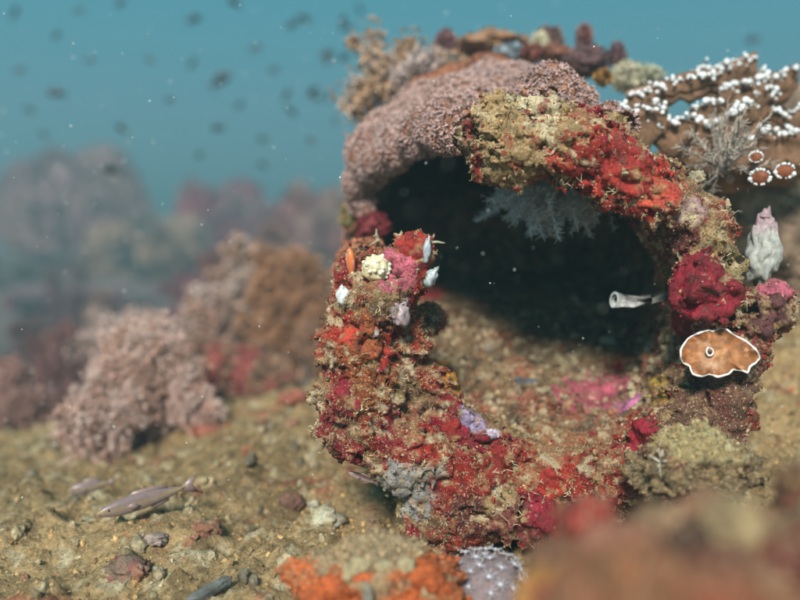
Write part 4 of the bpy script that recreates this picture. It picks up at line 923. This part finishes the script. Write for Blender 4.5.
for i in keep[:70]: add_part(ST[i % 5], 'star', sc_, P[i] + N[i] * .002, nrm(N[i] + .3 * UPV), float(rng.uniform(.0048, .0068)))

# rocks close in front of the lens
def fore(name, label, px_, topy, d_, wx, seed, c, c2, cap):
    d_ *= 1.3; wx *= 1.3
    top = at(px_, topy, d_); h = top[2] / 2 + .02; b = top.copy(); b[2] = gz(b[0], b[1])
    return crusted_rock(name, label, 'rock', b, np.array([top[0], top[1], top[2] - h * .96]), (wx, .05, h), c, c2, seed, ntuft=60, ngrain=1500, tsz=(.005, .012), cap=cap, gs=(.002, .005), tuftc=TAN, amp=.2)
fore('near_rock', 'blurred rust brown rock with a red patch close to the lens at bottom', 592, 556, .38, .026, 3, np.array([.26, .13, .07]), np.array([.34, .06, .04]), np.array([.24, .13, .08]))
fore('near_rock', 'blurred tan rock close to the lens in the bottom right corner', 738, 566, .30, .038, 8, np.array([.30, .14, .08]), np.array([.20, .05, .035]), np.array([.37, .21, .13]))
fore('near_rock', 'blurred yellowish brown rock nearest the lens along the bottom edge', 645, 612, .25, .042, 12, np.array([.36, .15, .07]), np.array([.26, .06, .035]), np.array([.30, .13, .07]))
fore('near_rock', 'blurred olive tan rock cut by the right edge of the view', 822, 505, .36, .024, 15, np.array([.26, .13, .07]), np.array([.18, .06, .04]), np.array([.36, .27, .16]))

for (nm, px_, py_, d_, r_, c_) in [('near_rock', 590, 524, .36, 26, (.32, .05, .04)), ('near_rock', 560, 570, .35, 30, (.22, .10, .06)), ('near_rock', 548, 598, .33, 28, (.46, .22, .06)), ('near_rock.002', 622, 560, .29, 34, (.36, .15, .10)), ('near_rock.002', 660, 530, .31, 24, (.36, .22, .13)),
        ('near_rock.001', 690, 548, .30, 24, (.09, .045, .035)), ('near_rock.001', 735, 528, .30, 26, (.40, .29, .16)), ('near_rock.001', 720, 585, .28, 34, (.24, .09, .06)), ('near_rock.003', 790, 560, .30, 34, (.17, .05, .04)), ('near_rock.003', 818, 524, .35, 24, (.36, .28, .15)), ('near_rock.001', 768, 532, .30, 20, (.20, .12, .07)), ('near_rock.002', 600, 600, .27, 30, (.42, .22, .09))]:
    d_ *= 1.27
    V, F = lump(at(px_, py_, d_), (r_ * d_ / FPX,) * 3, 4, .3, 1.5, off=px_ * .1, rid=.15); mesh_obj('lobe', V, F, np.array(c_) * (1 + .5 * fbm(V, 60, 3)[:, None]), M['crust'], bpy.data.objects[nm])

# growth on the top of the drum at the back
def blob(name, label, cat, px_, py_, d_, rx, ry, c, seed, mat='sponge', amp=.35, c2=None, part='lobe', nl=3):
    cx_ = at(px_, py_, d_); t = thing(name, label, cat, cx_ - np.array([0, 0, ry * d_ / FPX])); r = np.random.default_rng(seed)
    for k in range(nl):
        o_ = np.array([r.normal() * .35 * rx, r.normal() * .3 * rx, r.normal() * .3 * ry]) * d_ / FPX * (k > 0); s = (1, .75, .6)[k % 3]
        V, F = lump(cx_ + o_, (rx * s * d_ / FPX, rx * s * d_ / FPX, ry * s * d_ / FPX), 4, amp, 1.8, off=seed + k * 2.1, rid=.2); nz = fbm(V, 50, 3, off=seed)[:, None]; C = np.asarray(c) * (1 + .5 * nz)
        if c2 is not None: w = sstep(.1, .4, nz); C = C * (1 - w) + np.asarray(c2) * w
        mesh_obj(part, V, F, C, M[mat], t)
        if d_ > 1.1:
            P, N, I = sample(V, F, 160); stuff(inst(POLYPS, P, frames(N), rng.uniform(.003, .007, len(P)), C[I] * rng.uniform(.7, 1.4, (len(P), 1))).build('fuzz', M['polyp'], t, False))
    return t
blob('sponge', 'dusky purple sponge lump on top of the drum, below the skyline tips', 'sponge', 587, 62, 1.22, 17, 13, np.array([.15, .085, .09]), 1, c2=np.array([.2, .1, .09]))
blob('sponge', 'brown knob with a cream side at the top of the drum', 'sponge', 552, 40, 1.3, 8, 10, np.array([.22, .13, .11]), 2)
blob('sponge', 'cream sponge knob beside the brown one on top of the drum', 'sponge', 540, 44, 1.29, 6, 8, np.array([.58, .54, .40]), 3, nl=2)
blob('sponge', 'thin reddish purple spike standing on top of the drum', 'sponge', 584, 37, 1.3, 5, 10, np.array([.23, .11, .10]), 4, nl=2)
blob('sponge', 'small purple knob right of the spike on the drum', 'sponge', 617, 56, 1.25, 6, 9, np.array([.18, .10, .11]), 5, nl=2)
blob('sponge', 'red crust along the top of the drum', 'sponge', 555, 54, 1.24, 13, 6, np.array([.30, .13, .09]), 6)
blob('sponge', 'larger cream sponge between the drum and the white fringed coral', 'sponge', 627, 76, 1.2, 12, 11, np.array([.56, .52, .38]), 7, c2=np.array([.4, .36, .26]))
blob('sponge', 'small greenish cream sponge by the white fringed coral', 'sponge', 648, 76, 1.22, 10, 7, np.array([.50, .50, .36]), 8, nl=2)
blob('sponge', 'orange yellow knob on the far side of the rim', 'sponge', 603, 77, 1.12, 5, 5, np.array([.46, .25, .08]), 9, nl=2)
blob('sponge', 'pale blue sponge on top of the coral carpet', 'sponge', 511, 53, 1.24, 11, 6, np.array([.33, .40, .46]), 10, mat='tunic')
blob('sponge', 'dark red crust beside the pale blue sponge', 'sponge', 532, 54, 1.23, 10, 6, np.array([.22, .08, .06]), 11)
blob('sponge', 'brownish dark knob at the left end of the drum top', 'sponge', 445, 42, 1.36, 7, 9, np.array([.20, .10, .11]), 12)
blob('sponge', 'orange brown sponge mat along the top of the drum behind the carpet', 'sponge', 490, 45, 1.36, 30, 10, np.array([.36, .20, .11]), 13)
blob('sponge', 'mauve knobbly crust on the upper right rim', 'sponge', 697, 212, .85, 12, 13, np.array([.42, .26, .27]), 14, mat='crust', c2=np.array([.55, .46, .40]))
blob('sponge', 'cream bead on the rim above the mauve crust', 'sponge', 697, 178, .86, 7, 6, np.array([.55, .48, .33]), 15, mat='crust', nl=1)
blob('sponge', 'red lump on the hidden inner edge behind the stub', 'sponge', 372, 226, 1.16, 12, 10, np.array([.24, .04, .05]), 16)
blob('sponge', 'olive lump at the lower end of the coral carpet', 'sponge', 357, 215, 1.2, 11, 14, np.array([.30, .26, .12]), 17, mat='crust', c2=np.array([.5, .15, .08]))

# loose rubble on the slope
RB = []
for k in range(7):
    V, F = lump((0, 0, 0), (1, .8, .6), 3, .38, 1.6, off=k * 3.3, rid=.15); c = [np.array([.34, .27, .16]), np.array([.42, .35, .22]), np.array([.24, .19, .11]), np.array([.40, .33, .21]), np.array([.30, .15, .10]), np.array([.37, .30, .2]), np.array([.2, .17, .12])][k]
    me = mesh_data('rubble', V, F, c * (1 + .4 * fbm(V, 2, 3, off=k)[:, None])); me.materials.append(M['rock']); RB.append(me)
nr = 0; r = np.random.default_rng(77)
while nr < 64:
    x, y = r.uniform(5, 330), r.uniform(400, 598)
    if nr > 56: x, y = r.uniform(730, 798), r.uniform(320, 450)
    h = ghit(x, y)
    if h is None or h[0][1] > 1.7: continue
    s = r.uniform(.004, .0105) * (.6 + .5 * r.random()); o = bpy.data.objects.new('rubble_stone', RB[r.integers(0, 7)]); COL.objects.link(o); o.location = h[0] + h[1] * s * .15; o.rotation_euler = r.uniform(0, 6.28, 3); o.scale = (s, s, s)
    tag(o, 'small tan or brown rubble fragment lying on the silty slope', 'rubble', 'rubble fragments on the silty slope'); nr += 1
def stone(name, label, cat, x, y, rx, rz, c, seed, c2=None):
    h = ghit(x, y); d_ = (h[0] - CAM_LOC) @ FWD; s = d_ / FPX; V, F = lump(h[0] + np.array([0, 0, rz * s * .4]), (rx * s, rx * s * .8, rz * s), 4, .35, 1.8, off=seed, rid=.18)
    nz = fbm(V, 60, 3, off=seed)[:, None]; C = np.asarray(c) * (1 + .4 * nz)
    if c2 is not None: w = sstep(.0, .3, nz); C = C * (1 - w) + np.asarray(c2) * w
    return tag(mesh_obj(name, V, F, C, M['rock'], loc=tuple(h[0])), label, cat)
stone('coral_fragment', 'whitish coral fragment on the silt below left of the drum', 'coral piece', 325, 524, 17, 11, np.array([.52, .50, .38]), 3, np.array([.36, .30, .18]))
stone('shell_fragment', 'small white shell fragment above the whitish coral piece', 'shell', 314, 507, 5, 4, np.array([.62, .58, .45]), 4)
stone('crusted_stone', 'maroon and grey crusted lump in the lower left foreground', 'stone', 128, 574, 19, 11, np.array([.24, .17, .12]), 5, np.array([.25, .10, .09]))
stone('crusted_stone', 'red crusted stone in the middle of the silty slope', 'stone', 205, 533, 15, 8, np.array([.30, .14, .09]), 7, np.array([.33, .24, .14]))
stone('crusted_stone', 'low red stone beside the pink bush', 'stone', 207, 433, 13, 6, np.array([.36, .13, .09]), 8)
stone('crusted_stone', 'red crust on the ridge nearest the drum', 'stone', 295, 400, 14, 6, np.array([.36, .13, .09]), 9)
stone('crusted_stone', 'brown stone with a pale face near the drum foot', 'stone', 292, 505, 10, 8, np.array([.22, .12, .09]), 10)
stone('crusted_stone', 'mauve flat stone below the two fish', 'stone', 155, 541, 12, 5, np.array([.36, .28, .25]), 11)
h = ghit(210, 596); V, F = lump(h[0] + np.array([0, 0, .006]), (.024, .005, .006), 4, .25, off=4, axes=np.array([[.8, -.5, .0], [.5, .8, .0], [0.25, 0, 1.]])); tag(mesh_obj('slate_shard', V, F, np.array([.13, .14, .14]), M['rock'], loc=tuple(h[0])), 'blue grey slate shard lying at the bottom edge of the silt', 'shard')
# fine gravel and crumbs
P, N, I = sample(GP, GF, 60000, mask=lambda c: (c[:, 0] > -.75) & (c[:, 0] < .72) & (c[:, 1] > .68) & (c[:, 1] < 1.65)); px, py, z = to_px(P); k = (px > -25) & (px < 825) & (py < 625) & ((px < 480) | (px > 700)); P, N, I = P[k][:8500], N[k][:8500], I[k][:8500]
tint = np.array([[1, 1, 1], [1.3, 1.25, 1.15], [.6, .55, .5], [1.1, 1., .9], [1.5, 1.4, 1.2]])[rng.integers(0, 5, len(P))]
stuff(tag(inst(GRAINS, P, frames(N), .0010 + .0034 * rng.random(len(P)) ** 4, col[I] * tint).build('gravel', M['rock'], None, False), 'fine tan gravel and crumbs scattered over the silty slope', 'gravel'))
# drifting particles in the water
n = 900; d_ = .25 + 1.6 * rng.random(n) ** 1.2; px, py = rng.uniform(-40, 840, n), rng.uniform(-30, 560, n); P = np.array([at(a, b_, c) for a, b_, c in zip(px, py, d_)])
k = np.array([dbvh.find_nearest(Vector(p))[3] > .02 and p[2] > gz(p[0], p[1]) + .02 and (dbvh.ray_cast(Vector(CAM_LOC), Vector(nrm(p - CAM_LOC)))[3] or 9) > np.linalg.norm(p - CAM_LOC) for p in P]); P = P[k]
stuff(tag(inst(GRAINS[:4], P, frames(rng.normal(size=P.shape)), np.linalg.norm(P - CAM_LOC, axis=1) * rng.uniform(.00035, .0011, len(P)), np.array([.8, .8, .75])).build('drifting_particle', M['white'], None, False), 'tiny pale particles drifting in the water', 'particles'))

# ------------------------------------------------------------------ the water: one closed box of haze
def box(name, lo_, hi_):
    x0, y0, z0 = lo_; x1, y1, z1 = hi_; V = np.array([(x0, y0, z0), (x1, y0, z0), (x1, y1, z0), (x0, y1, z0), (x0, y0, z1), (x1, y0, z1), (x1, y1, z1), (x0, y1, z1)]); F = np.array([(0, 3, 2, 1), (4, 5, 6, 7), (0, 1, 5, 4), (1, 2, 6, 5), (2, 3, 7, 6), (3, 0, 4, 7)])
    me = mesh_data(name, V, F, None, False); o = bpy.data.objects.new(name, me); COL.objects.link(o); return o
hz = stuff(box('haze', (-60, -40, GP[:, 2].min() - 1.0), (60, 80, 2.2)))
hm = bpy.data.materials.new('haze'); hm.use_nodes = True; hn = hm.node_tree; hn.nodes.remove(hn.nodes['Principled BSDF'])
pv = hn.nodes.new('ShaderNodeVolumePrincipled'); pv.inputs['Color'].default_value = (.42, .72, .80, 1); pv.inputs['Density'].default_value = .066; pv.inputs['Anisotropy'].default_value = .3
hn.links.new(pv.outputs[0], hn.nodes['Material Output'].inputs['Volume']); hz.data.materials.append(hm)
